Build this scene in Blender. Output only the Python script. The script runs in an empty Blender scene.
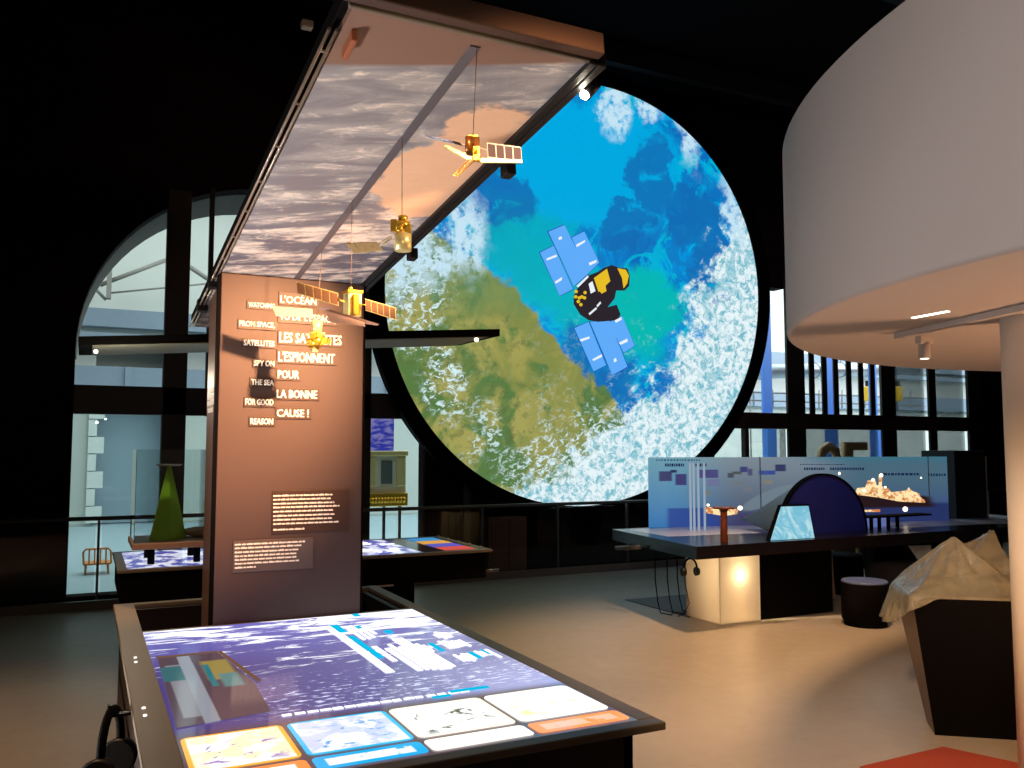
import bpy, bmesh, math, random
from mathutils import Vector, Matrix, noise as mnoise
random.seed(7)
PI = math.pi
SC = bpy.context.scene
COL = SC.collection

# ------------------------------------------------------------------ camera
F = 860.0
PSI = math.radians(26.33)
PIT = math.atan(64/860)
CAM = Vector((0, 0, 1.6))
FW = Vector((math.sin(PSI)*math.cos(PIT), math.cos(PSI)*math.cos(PIT), math.sin(PIT)))
RT = Vector((math.cos(PSI), -math.sin(PSI), 0))
UP = RT.cross(FW)
FH = Vector((math.sin(PSI), math.cos(PSI), 0))
cd = bpy.data.cameras.new('camera')
cam = bpy.data.objects.new('camera', cd)
COL.objects.link(cam)
cd.sensor_width = 36
cd.lens = F/1024*36
cd.clip_start = .05
cd.clip_end = 200
M = Matrix((RT, UP, -FW)).transposed().to_4x4()
M.translation = CAM
cam.matrix_world = M
SC.camera = cam

# ------------------------------------------------------------------ world, lights, exposure
W = bpy.data.worlds.new('world')
SC.world = W
W.use_nodes = True
W.node_tree.nodes['Background'].inputs[0].default_value = (.30, .24, .20, 1)
W.node_tree.nodes['Background'].inputs[1].default_value = .05
SC.view_settings.view_transform = 'Standard'
SC.view_settings.look = 'None'
SC.view_settings.exposure = 0
SC.view_settings.gamma = 1
SC.view_settings.use_curve_mapping = False


def lamp(name, kind, loc, power, color, target=None, size=.05, angle=60, blend=.5, size_y=None):
    d = bpy.data.lights.new(name, kind)
    d.energy = power
    d.color = color
    if kind == 'SPOT':
        d.spot_size = math.radians(angle)
        d.spot_blend = blend
        d.shadow_soft_size = size
    elif kind == 'AREA':
        d.size = size
        if size_y:
            d.shape = 'RECTANGLE'
            d.size_y = size_y
    else:
        d.shadow_soft_size = size
    o = bpy.data.objects.new(name, d)
    COL.objects.link(o)
    o.location = loc
    if target is not None:
        o.rotation_euler = (Vector(target)-Vector(loc)).to_track_quat('-Z', 'Y').to_euler()
    return o


WARM = (1, .60, .30)
WARM2 = (1, .66, .40)
# the small lamp on the canopy's right rail washes the text column
lamp('column_spot', 'SPOT', (1.165, 2.60, 2.47), 560, (1, .50, .23), (.60, 3.9, 1.86), .03, 54, 1)
lamp('corner_spot', 'SPOT', (1.15, 2.04, 2.50), 22, (1, .70, .42), (.82, 3.1, 1.95), .012, 60, .9)
# high spots over the floor on the right
lamp('floor_spot', 'SPOT', (4.5, 4.3, 6.8), 2000, WARM, (4.7, 5.0, 0), .22, 50, .9)
lamp('front_spot', 'SPOT', (.2, 1.0, 3.0), 1150, WARM, (3.8, 3.4, 0), .05, 44, .9)
lamp('left_spot', 'SPOT', (-1.6, 3.0, 5.2), 560, (1, .62, .38), (-.8, 4.0, 0), .03, 66, .8)
lamp('drum_fill', 'SPOT', (-.5, -2.0, 4.3), 640, (1, .88, .84), (4.6, 2.6, 2.9), .5, 60, 1)  # added soft light from behind the camera to brighten the drum's side
lamp('soffit_fill', 'SPOT', (5.3, 1.2, .35), 320, (1, .55, .30), (4.9, 2.2, 3), .25, 150, .6)  # added upward fill for the drum's underside, no real fixture
lamp('canopy_fill', 'SPOT', (-1.3, 3.25, .4), 400, (1, .93, .88), (.84, 2.6, 2.5), .20, 90, .9)  # unseen low fill put in to lift the canopy print
lamp('model_fill', 'SPOT', (.35, 1.0, 2.2), 14, (1, .82, .55), (.83, 2.2, 2.2), .02, 60, .6)  # added fill in mid-air so the satellite models show brighter
lamp('display_fill', 'POINT', (.15, 5.75, 2.0), 12, (1, .88, .66), None, .02)  # added point light that brightens the green cone, no lamp hangs here
lamp('track_spot', 'SPOT', (4.19, 3.28, 2.12), 14, (1, .78, .55), (4.45, 3.4, .8), .02, 100, .7)
lamp('desk_fill', 'SPOT', (6.6, 5.3, 3.2), 60, (.72, .80, 1), (6.9, 6.8, .8), .05, 80, .8)  # invented bluish light for the desk top, arch and pale streaks
# daylight in the hall beyond the windows
lamp('hall_daylight', 'AREA', (2, 15.6, 7.5), 700, (.86, 1, .98), (2, 15.6, 0), 12, size_y=7)
lamp('hall_daylight', 'AREA', (14, 15.6, 7.5), 1050, (.88, .96, 1), (14, 15.6, 0), 12, size_y=7)
lamp('hall_daylight', 'AREA', (25, 15.6, 7.5), 1300, (.88, .96, 1), (25, 15.6, 0), 10, size_y=7)
lamp('hall_daylight', 'AREA', (23, 11.6, 5.8), 900, (.88, .96, 1), (23, 20, 2.5), 14, size_y=2)
lamp('hall_daylight', 'AREA', (7, 11.6, 5.8), 170, (.86, 1, .98), (7, 20, 2.5), 12, size_y=2)


# ------------------------------------------------------------------ pixels of the photograph to points of the place
def ray(x, y):
    return RT*((x-512)/F) + UP*((384-y)/F) + FW


def onz(x, y, z):
    d = ray(x, y)
    return CAM + d*((z-CAM.z)/d.z)


def onY(x, y, Y):
    d = ray(x, y)
    return CAM + d*(Y/d.y)


def atd(x, y, D):
    d = ray(x, y)
    return CAM + d*(D/d.dot(FH))


# ------------------------------------------------------------------ node helpers
def lin(c):
    return tuple(((v/255)/12.92 if v/255 <= .04045 else ((v/255+.055)/1.055)**2.4) for v in c) + (1,)


class V:
    def __init__(s, B, sock):
        s.B, s.s = B, sock

    def _m(s, op, a, b=None):
        return s.B.math(op, a, b)

    def __add__(s, o): return s._m('ADD', s, o)
    def __radd__(s, o): return s._m('ADD', o, s)
    def __sub__(s, o): return s._m('SUBTRACT', s, o)
    def __rsub__(s, o): return s._m('SUBTRACT', o, s)
    def __mul__(s, o): return s._m('MULTIPLY', s, o)
    def __rmul__(s, o): return s._m('MULTIPLY', o, s)
    def __truediv__(s, o): return s._m('DIVIDE', s, o)
    def abs(s): return s._m('ABSOLUTE', s)
    def min(s, o): return s._m('MINIMUM', s, o)
    def max(s, o): return s._m('MAXIMUM', s, o)
    def pow(s, o): return s._m('POWER', s, o)
    def frac(s): return s._m('FRACT', s)


class B:
    def __init__(s, name):
        s.mat = bpy.data.materials.new(name)
        s.mat.use_nodes = True
        s.nt = s.mat.node_tree
        s.bsdf = s.nt.nodes['Principled BSDF']
        s.out = s.nt.nodes['Material Output']

    def link(s, inp, v):
        if isinstance(v, V):
            s.nt.links.new(v.s, inp)
        else:
            if inp.type == 'RGBA' and len(v) == 3:
                v = tuple(v)+(1,)
            inp.default_value = v

    def math(s, op, a, b=None):
        n = s.nt.nodes.new('ShaderNodeMath')
        n.operation = op
        s.link(n.inputs[0], a)
        if b is not None:
            s.link(n.inputs[1], b)
        return V(s, n.outputs[0])

    def pos(s):
        n = s.nt.nodes.new('ShaderNodeNewGeometry')
        return V(s, n.outputs['Position'])

    def obj(s):
        n = s.nt.nodes.new('ShaderNodeTexCoord')
        return V(s, n.outputs['Object'])

    def sep(s, v):
        n = s.nt.nodes.new('ShaderNodeSeparateXYZ')
        s.link(n.inputs[0], v)
        return [V(s, o) for o in n.outputs]

    def comb(s, x=0., y=0., z=0.):
        n = s.nt.nodes.new('ShaderNodeCombineXYZ')
        for i, v in enumerate((x, y, z)):
            s.link(n.inputs[i], v)
        return V(s, n.outputs[0])

    def noise(s, vec, scale=5, detail=4, rough=.5, dist=0., color=False):
        n = s.nt.nodes.new('ShaderNodeTexNoise')
        s.link(n.inputs['Vector'], vec)
        n.inputs['Scale'].default_value = scale
        n.inputs['Detail'].default_value = detail
        n.inputs['Roughness'].default_value = rough
        n.inputs['Distortion'].default_value = dist
        return V(s, n.outputs['Color' if color else 0])

    def voro(s, vec, scale=5, feature='F1'):
        n = s.nt.nodes.new('ShaderNodeTexVoronoi')
        n.feature = feature
        s.link(n.inputs['Vector'], vec)
        n.inputs['Scale'].default_value = scale
        return V(s, n.outputs[0])

    def smooth(s, lo, hi, x):
        n = s.nt.nodes.new('ShaderNodeMapRange')
        n.interpolation_type = 'SMOOTHSTEP'
        s.link(n.inputs['Value'], x)
        n.inputs['From Min'].default_value = lo
        n.inputs['From Max'].default_value = hi
        n.inputs['To Min'].default_value = 0
        n.inputs['To Max'].default_value = 1
        return V(s, n.outputs[0])

    def mix(s, f, a, b):
        n = s.nt.nodes.new('ShaderNodeMix')
        n.data_type = 'RGBA'
        s.link(n.inputs[0], f)
        s.link(n.inputs[6], a)
        s.link(n.inputs[7], b)
        return V(s, n.outputs[2])

    def ramp(s, x, pts):
        """piecewise linear function of x; pts = [(x, value)...]"""
        x0, x1 = pts[0][0], pts[-1][0]
        lo = min(p[1] for p in pts)
        hi = max(p[1] for p in pts)
        t = (x-x0)*(1/(x1-x0))
        n = s.nt.nodes.new('ShaderNodeValToRGB')
        cr = n.color_ramp
        while len(cr.elements) < len(pts):
            cr.elements.new(.5)
        for e, (px, pv) in zip(cr.elements, pts):
            e.position = (px-x0)/(x1-x0)
        for e, (px, pv) in zip(cr.elements, pts):
            g = (pv-lo)/(hi-lo)
            e.color = (g, g, g, 1)
        s.link(n.inputs[0], t)
        return V(s, n.outputs[0])*(hi-lo)+lo

    def blob(s, x, y, cx, cy, rx, ry, soft=.4, ang=0):
        dx, dy = x-cx, y-cy
        if ang:
            c, q = math.cos(ang), math.sin(ang)
            dx, dy = dx*c+dy*q, dy*c-dx*q
        r = ((dx*(1/rx)).pow(2.)+(dy*(1/ry)).pow(2.)).pow(.5)
        return 1-s.smooth(1-soft, 1+soft, r)

    def rect(s, x, y, x0, x1, y0, y1, soft=.01):
        d = ((x-(x0+x1)/2).abs()-(x1-x0)/2).max((y-(y0+y1)/2).abs()-(y1-y0)/2)
        return 1-s.smooth(-soft, soft, d)

    def emit(s, col, strength=1., gloss=None):
        if gloss is None:
            s.bsdf.inputs['Base Color'].default_value = (0, 0, 0, 1)
            s.bsdf.inputs['Specular IOR Level'].default_value = 0
            s.bsdf.inputs['Roughness'].default_value = .5
        else:
            s.bsdf.inputs['Base Color'].default_value = (.01, .01, .012, 1)
            s.bsdf.inputs['Roughness'].default_value = gloss
        s.link(s.bsdf.inputs['Emission Color'], col)
        s.bsdf.inputs['Emission Strength'].default_value = strength
        return s.mat


def simple(name, c, rough=.5, metal=0., spec=.5, var=.08, scale=12, bump=0., coat=0.):
    """plain surface with a little procedural mottling; c in sRGB 0..255"""
    b = B(name)
    p = b.obj()
    n = b.noise(p, scale, 4)
    l = lin(c)
    a = tuple(max(0, v*(1-var)) for v in l[:3])+(1,)
    d = tuple(min(1, v*(1+var)) for v in l[:3])+(1,)
    b.link(b.bsdf.inputs['Base Color'], b.mix(n, a, d))
    b.bsdf.inputs['Roughness'].default_value = rough
    b.bsdf.inputs['Metallic'].default_value = metal
    b.bsdf.inputs['Specular IOR Level'].default_value = spec
    if coat:
        b.bsdf.inputs['Coat Weight'].default_value = coat
        b.bsdf.inputs['Coat Roughness'].default_value = .05
    if bump:
        bn = b.nt.nodes.new('ShaderNodeBump')
        bn.inputs['Strength'].default_value = bump
        b.nt.links.new(n.s, bn.inputs['Height'])
        b.nt.links.new(bn.outputs[0], b.bsdf.inputs['Normal'])
    return b.mat


def glass(name, tint=(1, 1, 1), refl=.06, rough=.0, haze=0., hazecol=(.8, .8, .8)):
    b = B(name)
    nt = b.nt
    t = nt.nodes.new('ShaderNodeBsdfTransparent')
    t.inputs[0].default_value = tint+(1,)
    g = nt.nodes.new('ShaderNodeBsdfGlossy')
    g.inputs['Roughness'].default_value = rough
    fr = nt.nodes.new('ShaderNodeFresnel')
    fr.inputs[0].default_value = 1.45
    f = V(b, fr.outputs[0])*(refl/.04)
    f = f.min(.9)
    m = nt.nodes.new('ShaderNodeMixShader')
    b.link(m.inputs[0], f)
    nt.links.new(t.outputs[0], m.inputs[1])
    nt.links.new(g.outputs[0], m.inputs[2])
    last = m
    if haze:
        d = nt.nodes.new('ShaderNodeBsdfDiffuse')
        d.inputs[0].default_value = hazecol+(1,)
        m2 = nt.nodes.new('ShaderNodeMixShader')
        m2.inputs[0].default_value = haze
        nt.links.new(m.outputs[0], m2.inputs[1])
        nt.links.new(d.outputs[0], m2.inputs[2])
        last = m2
    nt.links.new(last.outputs[0], b.out.inputs[0])
    return b.mat


# ------------------------------------------------------------------ mesh helpers
WM = {}


class MB:
    def __init__(s):
        s.bm = bmesh.new()
        s.mi = 0

    def _tag(s, fs):
        for f in fs:
            f.material_index = s.mi

    def prism(s, pts, vec, inset=None):
        """polygon pts extruded by vec"""
        vec = Vector(vec)
        a = [s.bm.verts.new(Vector(p)) for p in pts]
        b = [s.bm.verts.new(Vector(p)+vec) for p in pts]
        n = len(pts)
        fs = [s.bm.faces.new(a[::-1]), s.bm.faces.new(b)]
        for i in range(n):
            fs.append(s.bm.faces.new((a[i], a[(i+1) % n], b[(i+1) % n], b[i])))
        s._tag(fs)
        return fs

    def loft(s, A, Bp):
        a = [s.bm.verts.new(Vector(p)) for p in A]
        b = [s.bm.verts.new(Vector(p)) for p in Bp]
        n = len(A)
        fs = [s.bm.faces.new(a[::-1]), s.bm.faces.new(b)]
        for i in range(n):
            fs.append(s.bm.faces.new((a[i], a[(i+1) % n], b[(i+1) % n], b[i])))
        s._tag(fs)

    def box(s, x0, x1, y0, y1, z0, z1, bev=0., T=None):
        bm = bmesh.new()
        bmesh.ops.create_cube(bm, size=1)
        for v in bm.verts:
            v.co = Vector(((x0+x1)/2+v.co.x*(x1-x0), (y0+y1)/2+v.co.y*(y1-y0), (z0+z1)/2+v.co.z*(z1-z0)))
        if bev:
            bmesh.ops.bevel(bm, geom=bm.edges[:], offset=bev, segments=2, affect='EDGES', profile=.5)
        if T is not None:
            bmesh.ops.transform(bm, matrix=T, verts=bm.verts)
        s._merge(bm)

    def _merge(s, bm):
        mp = {}
        for v in bm.verts:
            mp[v] = s.bm.verts.new(v.co)
        for f in bm.faces:
            try:
                g = s.bm.faces.new([mp[v] for v in f.verts])
                g.material_index = s.mi
                g.smooth = f.smooth
            except ValueError:
                pass
        bm.free()

    def cyl(s, p0, p1, r0, r1=None, seg=16, bev=0., smooth=True):
        r1 = r0 if r1 is None else r1
        p0, p1 = Vector(p0), Vector(p1)
        d = p1-p0
        q = d.to_track_quat('Z', 'Y').to_matrix()
        prof = [(0, r0), (1, r1)]
        if bev:
            L = d.length
            prof = [(0, r0-bev), (bev/L, r0), (1-bev/L, r1), (1, r1-bev)]
        rings = []
        for t, r in prof:
            rings.append([s.bm.verts.new(p0+d*t+q @ Vector((r*math.cos(2*PI*i/seg), r*math.sin(2*PI*i/seg), 0))) for i in range(seg)])
        fs = []
        for a, b in zip(rings, rings[1:]):
            for i in range(seg):
                f = s.bm.faces.new((a[i], a[(i+1) % seg], b[(i+1) % seg], b[i]))
                f.smooth = smooth
                fs.append(f)
        fs.append(s.bm.faces.new(rings[0][::-1]))
        fs.append(s.bm.faces.new(rings[-1]))
        s._tag(fs)

    def tube(s, pts, r, seg=8):
        pts = [Vector(p) for p in pts]
        rings = []
        for i, p in enumerate(pts):
            d = (pts[min(i+1, len(pts)-1)]-pts[max(i-1, 0)]).normalized()
            q = d.to_track_quat('Z', 'Y').to_matrix()
            rings.append([s.bm.verts.new(p+q @ Vector((r*math.cos(2*PI*k/seg), r*math.sin(2*PI*k/seg), 0))) for k in range(seg)])
        fs = []
        for a, b in zip(rings, rings[1:]):
            # align the rings
            best = min(range(seg), key=lambda o: (b[o].co-a[0].co).length)
            for i in range(seg):
                f = s.bm.faces.new((a[i], a[(i+1) % seg], b[(i+1+best) % seg], b[(i+best) % seg]))
                f.smooth = True
                fs.append(f)
        fs.append(s.bm.faces.new(rings[0][::-1]))
        fs.append(s.bm.faces.new(rings[-1]))
        s._tag(fs)

    def ball(s, c, r, seg=16):
        bm = bmesh.new()
        bmesh.ops.create_uvsphere(bm, u_segments=seg, v_segments=max(6, seg//2), radius=1)
        r = (r, r, r) if not hasattr(r, '__len__') else r
        for v in bm.verts:
            v.co = Vector((v.co.x*r[0]+c[0], v.co.y*r[1]+c[1], v.co.z*r[2]+c[2]))
        for f in bm.faces:
            f.smooth = True
        s._merge(bm)

    def build(s, name, mats, parent=None, local=False):
        me = bpy.data.meshes.new(name)
        if not isinstance(mats, (list, tuple)):
            mats = [mats]
        if parent is not None and not local:
            inv = WM.get(parent.name, Matrix()).inverted()
            bmesh.ops.transform(s.bm, matrix=inv, verts=s.bm.verts)
        bmesh.ops.recalc_face_normals(s.bm, faces=s.bm.faces)
        s.bm.to_mesh(me)
        s.bm.free()
        for m in mats:
            me.materials.append(m)
        o = bpy.data.objects.new(name, me)
        COL.objects.link(o)
        if parent is not None:
            o.parent = parent
            WM[o.name] = WM.get(parent.name, Matrix())
        return o


def thing(name, label, cat, loc=(0, 0, 0), rz=0., group=None, mat=None):
    o = bpy.data.objects.new(name, None)
    COL.objects.link(o)
    m = mat if mat is not None else (Matrix.Translation(Vector(loc)) @ Matrix.Rotation(rz, 4, 'Z'))
    o.matrix_world = m
    o.empty_display_size = .1
    WM[o.name] = m
    o['label'] = label
    o['category'] = cat
    if group:
        o['group'] = group
    return o


def tag(o, label, cat, group=None, kind=None):
    o['label'] = label
    o['category'] = cat
    if group:
        o['group'] = group
    if kind:
        o['kind'] = kind
    return o


def struct(o, kind='structure'):
    o['kind'] = kind
    return o


def copy_tree(o, parent=None, offset=None):
    c = o.copy()
    COL.objects.link(c)
    if parent is not None:
        c.parent = parent
    for ch in list(o.children):
        copy_tree(ch, c)
    return c


def text_mesh(body, height, width=None, bold=.0, depth=.002):
    """mesh of a word in the XZ plane, lower left corner at the origin"""
    cu = bpy.data.curves.new('text', 'FONT')
    cu.body = body
    cu.size = 1
    cu.offset = bold
    cu.extrude = 0
    cu.resolution_u = 2
    ob = bpy.data.objects.new('text', cu)
    COL.objects.link(ob)
    dg = bpy.context.evaluated_depsgraph_get()
    me = bpy.data.meshes.new_from_object(ob.evaluated_get(dg))
    COL.objects.unlink(ob)
    bpy.data.objects.remove(ob)
    xs = [v.co.x for v in me.vertices]
    ys = [v.co.y for v in me.vertices]
    x0, x1, y0, y1 = min(xs), max(xs), min(ys), max(ys)
    sy = height/(y1-y0)
    sx = (width/(x1-x0)) if width else sy
    bm = bmesh.new()
    bm.from_mesh(me)
    bpy.data.meshes.remove(me)
    for v in bm.verts:
        v.co = Vector(((v.co.x-x0)*sx, 0, (v.co.y-y0)*sy))
    r = bmesh.ops.extrude_face_region(bm, geom=bm.faces[:])
    for v in r['geom']:
        if isinstance(v, bmesh.types.BMVert):
            v.co.y += depth
    return bm


# ------------------------------------------------------------------ materials
black = simple('black_metal', (14, 12, 12), .45, .0, .4)
matte_black = simple('matte_black', (7, 5, 5), .8, spec=.06)
dark_brown = simple('dark_brown_panel', (26, 14, 12), .5)
rim_m = simple('brushed_rim', (112, 101, 86), .45, .1, .5)
rail_m = simple('rail_metal', (95, 92, 90), .35, .7)
wall_black = simple('black_wall', (22, 15, 14), .95, spec=.05, scale=2, var=.25)
frame_black = simple('window_frame_paint', (26, 19, 18), .6)
frame_brown = simple('window_frame_brown', (58, 34, 27), .55)
white_paint = simple('white_paint', (232, 222, 212), .7, var=.02)
drum_m = simple('drum_plaster', (168, 158, 154), .8, var=.02, scale=1.5)
gold = simple('gold_foil', (235, 180, 60), .28, .75, .6, .25, 90, .35)
gold2 = simple('pale_gold_foil', (250, 222, 150), .35, .5, .6, .15, 70, .3)
darkgold = simple('dark_gold_foil', (120, 74, 30), .35, .6, .5, .3, 80, .3)
cell_brown = simple('solar_cells_brown', (120, 88, 66), .35, .2)
cell_dark = simple('solar_cells_dark', (70, 60, 72), .3, .3)
silver = simple('silver_edge', (215, 205, 195), .35, .3)
pinkwhite = simple('pinkish_white_panel', (176, 148, 142), .5)
wire_m = simple('wire_steel', (120, 105, 95), .4, .6)
lettering = simple('white_lettering', (250, 244, 236), .6, var=.0)
green_m = simple('green_plastic', (150, 205, 30), .35, .0, .5, .2, 6)
orange_m = simple('orange_plastic', (236, 150, 80), .45)
navy = simple('navy_panel', (32, 38, 116), .5, var=.2, scale=3)
plate_brown = simple('label_plate', (62, 38, 30), .5)
plate_grey = simple('label_plate_grey', (92, 78, 76), .5)
red_mat = simple('orange_red_carpet', (158, 60, 36), .9, var=.15, scale=60)
blue_col = simple('blue_steel', (66, 118, 200), .5)
duct_m = simple('duct_steel', (150, 158, 164), .35, .6)
yellow_m = simple('yellow_paint', (222, 176, 40), .5)
tan_m = simple('tan_letter', (176, 146, 100), .6)
hall_wall = simple('hall_wall_paint', (188, 192, 186), .85, var=.06, scale=1.2)
hall_beam = simple('hall_beam_blue_grey', (120, 136, 150), .6)
hall_line = simple('hall_thin_beam', (120, 118, 112), .6)
quoin = simple('quoin_stone', (214, 220, 216), .8)
niche_m = simple('niche_plaster', (150, 170, 182), .85, var=.05, scale=1)
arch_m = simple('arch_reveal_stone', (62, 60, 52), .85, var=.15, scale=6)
pane = glass('window_glass', (.93, .97, .96), .035)
rail_glass = glass('rail_glass', (.90, .92, .92), .03)
case_glass = glass('case_glass', (.95, .97, .97), .05)
stool_top = simple('stool_seat_grey', (96, 112, 156), .5)


# slab: dark neutral painted metal
slab_m = simple('column_panel_paint', (78, 60, 57), .55, .0, .4, .05, 3)
slab_side = simple('column_side_paint', (120, 92, 80), .4, .0, .5, .08, 3)


def floor_mat():
    b = B('polished_concrete')
    p = b.pos()
    x, y, z = b.sep(p)
    n = b.noise(p, .7, 6, .6)
    n2 = b.noise(p, 9, 5, .6)
    c = b.mix(n, lin((150, 138, 124)), lin((186, 174, 158)))
    c = b.mix(n2*.25, c, lin((120, 110, 98)))
    # darker inlaid floor fields near the kiosk (rounded)
    b.link(b.bsdf.inputs['Base Color'], c)
    b.link(b.bsdf.inputs['Roughness'], n2*.16+.30)
    b.bsdf.inputs['Specular IOR Level'].default_value = .45
    return b.mat


def earth_mat():
    """big round screen: sea, coast and clouds seen from above; local x right, z up, radius 1"""
    b = B('round_screen_picture')
    R = 2.835
    u0, w0, v0 = b.sep(b.obj())
    u0 = u0*(1/R)
    v0 = v0*(1/R)
    q = b.comb(u0, 0., v0)
    nc = b.noise(q, 4, 6, .62, 0, True)
    nx, ny, nz = b.sep(nc)
    mx, my, mz = b.sep(b.noise(q, 11, 6, .65, 0, True))
    u = u0+(nx-.5)*.30+(mx-.5)*.16
    v = v0+(ny-.5)*.30+(my-.5)*.16
    fine = b.noise(q, 22, 6, .7)
    med = b.noise(q, 5.5, 6, .62, .6)
    big = b.noise(q, 2.2, 4, .55, .5)
    # sea
    sea = b.mix(b.smooth(.40, .60, big), lin((8, 104, 186)), lin((0, 146, 220)))
    sea = b.mix(b.smooth(.50, .54, med)*.9, sea, lin((0, 168, 222)))
    sw = b.noise(q, 4.2, 7, .68, 1.4)
    sea = b.mix(b.smooth(.515, .54, sw)*.8, sea, lin((0, 184, 216)))
    sea = b.mix((1-b.smooth(.44, .47, sw))*.75, sea, lin((16, 116, 190)))
    sea = b.mix(b.smooth(.52, .56, fine)*.25, sea, lin((0, 150, 200)))
    sea = b.mix(b.blob(u, v, .0, .62, .50, .30, .12), sea, lin((0, 168, 224)))
    sea = b.mix(b.blob(u, v, -.02, -.02, .50, .17, .22, -.5), sea, lin((0, 176, 190)))
    sea = b.mix(b.blob(u, v, .33, -.03, .20, .20, .22)*.9, sea, lin((0, 184, 176)))
    sea = b.mix(b.blob(u, v, -.34, .22, .26, .20, .2)*.8, sea, lin((0, 170, 188)))
    deep = b.blob(u, v, .32, .60, .12, .20, .10).max(b.blob(u, v, .58, .42, .20, .17, .10)).max(b.blob(u, v, .70, .16, .12, .22, .12)).max(b.blob(u, v, .18, .34, .15, .10, .1))
    deep = deep.max(b.blob(u, v, -.50, .42, .20, .13, .12)).max(b.blob(u, v, .08, -.34, .24, .12, .2, -.8))
    sea = b.mix(deep*b.smooth(.40, .52, med+.06)*.85, sea, lin((16, 106, 178)))
    # land
    coast = b.ramp(u, [(-1.2, .36), (-.95, .30), (-.67, .18), (-.35, -.03), (-.12, -.25), (.12, -.46), (.22, -.60), (.30, -.80), (.45, -1.3)])
    landm = b.smooth(-.015, .02, coast-v0-(nx-.5)*.04)
    land = b.mix(b.smooth(.4, .6, med), lin((86, 122, 66)), lin((164, 160, 88)))
    land = b.mix(b.smooth(.50, .60, fine)*.55, land, lin((88, 104, 60)))
    land = b.mix(b.smooth(.52, .56, big)*.6, land, lin((152, 150, 78)))
    land = b.mix(b.blob(u, v, -.55, .05, .35, .18, .5)*.6, land, lin((92, 134, 84)))
    col = b.mix(landm, sea, land)
    # puffs of cloud over the land, denser to the bottom and the left
    vr = b.noise(b.comb(u0*1.0+v0*.5, 0., v0*1.5-u0*.5), 26, 4, .72, .8)
    puff = b.smooth(.50, .58, vr)
    dens = b.ramp(v0, [(-1., 1.0), (-.75, .75), (-.45, .32), (-.1, .06), (.05, 0.), (1., 0.)])
    dens = (dens*b.smooth(-.8, .15, u0)).max(b.blob(u, v, -.86, -.02, .16, .34, .5)).max(b.blob(u, v, .1, -.85, .55, .3, .5))
    dens = dens.max(b.blob(u, v, -.72, -.42, .10, .22, .5)).max(b.blob(u, v, -.52, -.66, .14, .16, .5)*.8)
    gate = b.smooth(.44, .58, b.noise(q, 7, 4, .6)+dens*.22-.09)
    col = b.mix(puff*gate*dens.min(1.), col, lin((214, 240, 246)))
    # big cloud field on the right and the bottom
    g = b.ramp(v0, [(-1., -.42), (-.86, -.2), (-.72, .02), (-.58, .14), (-.48, .36), (-.25, .52), (.04, .70), (.27, .80), (.46, .89), (.62, 1.0), (1., 1.3)])
    cl = b.smooth(-.10, .06, u0-g+(med-.5)*.95+(sw-.5)*.6+(fine-.5)*.5)
    f2 = b.noise(b.comb(u0, 0., v0), 26, 8, .78, .6)
    cc = b.mix(b.smooth(.40, .55, f2), lin((112, 184, 200)), lin((232, 246, 250)))
    cc = b.mix(b.smooth(.55, .62, sw)*.55, cc, lin((88, 178, 200)))
    col = b.mix(cl, col, cc)
    # streaks: upper left, top and upper right rim
    st = b.blob(u, v, -.62, .24, .07, .20, .5, .25).max(b.blob(u, v, -.70, .12, .15, .05, .6)).max(b.blob(u, v, .10, .90, .07, .13, .35)).max(b.blob(u, v, .52, .82, .05, .12, .6, .5)).max(b.blob(u, v, .83, .48, .05, .18, .5, .35)).max(b.blob(u, v, .30, .94, .07, .05, .5)).max(b.blob(u, v, -.88, .10, .12, .14, .6))
    col = b.mix(st*b.smooth(.40, .58, fine+.05), col, lin((196, 228, 244)))
    return b.emit(col, 1.0, .35)


def sat_pic_mat(name, c):
    b = B(name)
    return b.emit(lin(c), 1.0)


def canopy_mat():
    b = B('printed_canopy_underside')
    p = b.pos()
    x, y, z = b.sep(p)
    nc = b.noise(p, 3, 5, .6, 0, True)
    nx, ny, nz = b.sep(nc)
    y = y+(x-.52)*.40
    st = b.comb(x*1.0, y*2.6, 0.)
    n1 = b.noise(st, 3.0, 7, .60, .6)
    n2 = b.noise(b.comb(x*1.6, y*3.2, 0.), 7, 7, .68, .6)
    c = b.mix(b.smooth(.38, .6, n1), lin((128, 126, 132)), lin((164, 160, 160)))
    far = b.smooth(2.9, 3.7, y+(nx-.5)*.5)
    c = b.mix(far*(1-b.smooth(.44, .54, n1+(n2-.5)*.4))*.75, c, lin((84, 88, 108)))
    cl = b.smooth(.52, .64, n2*.5+n1*.5+b.smooth(2.4, 3.4, y)*.045)
    c = b.mix(cl*.8, c, lin((242, 228, 214)))
    ln = b.smooth(.62, .74, b.noise(b.comb(x*.8, y*11., 1.), 2.2, 5, .6, .3))
    c = b.mix(ln*(1-b.smooth(2.5, 3.0, y))*.6, c, lin((226, 208, 190)))
    landm = b.blob(x+(nx-.5)*.30, y-(x-.52)*.40+(ny-.5)*.7, 1.09, 2.66, .25, .40, .06)
    land = b.mix(n2, lin((226, 180, 144)), lin((240, 200, 166)))
    c = b.mix(landm, c, land)
    # dark space beyond the horizon, at the raised end
    hor = b.smooth(-.012, .012, 2.125-(x-.80).pow(2.)*.10-y)
    c = b.mix(hor, c, lin((128, 98, 84)))
    b.link(b.bsdf.inputs['Base Color'], c)
    b.bsdf.inputs['Roughness'].default_value = .6
    return b.mat


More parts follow.
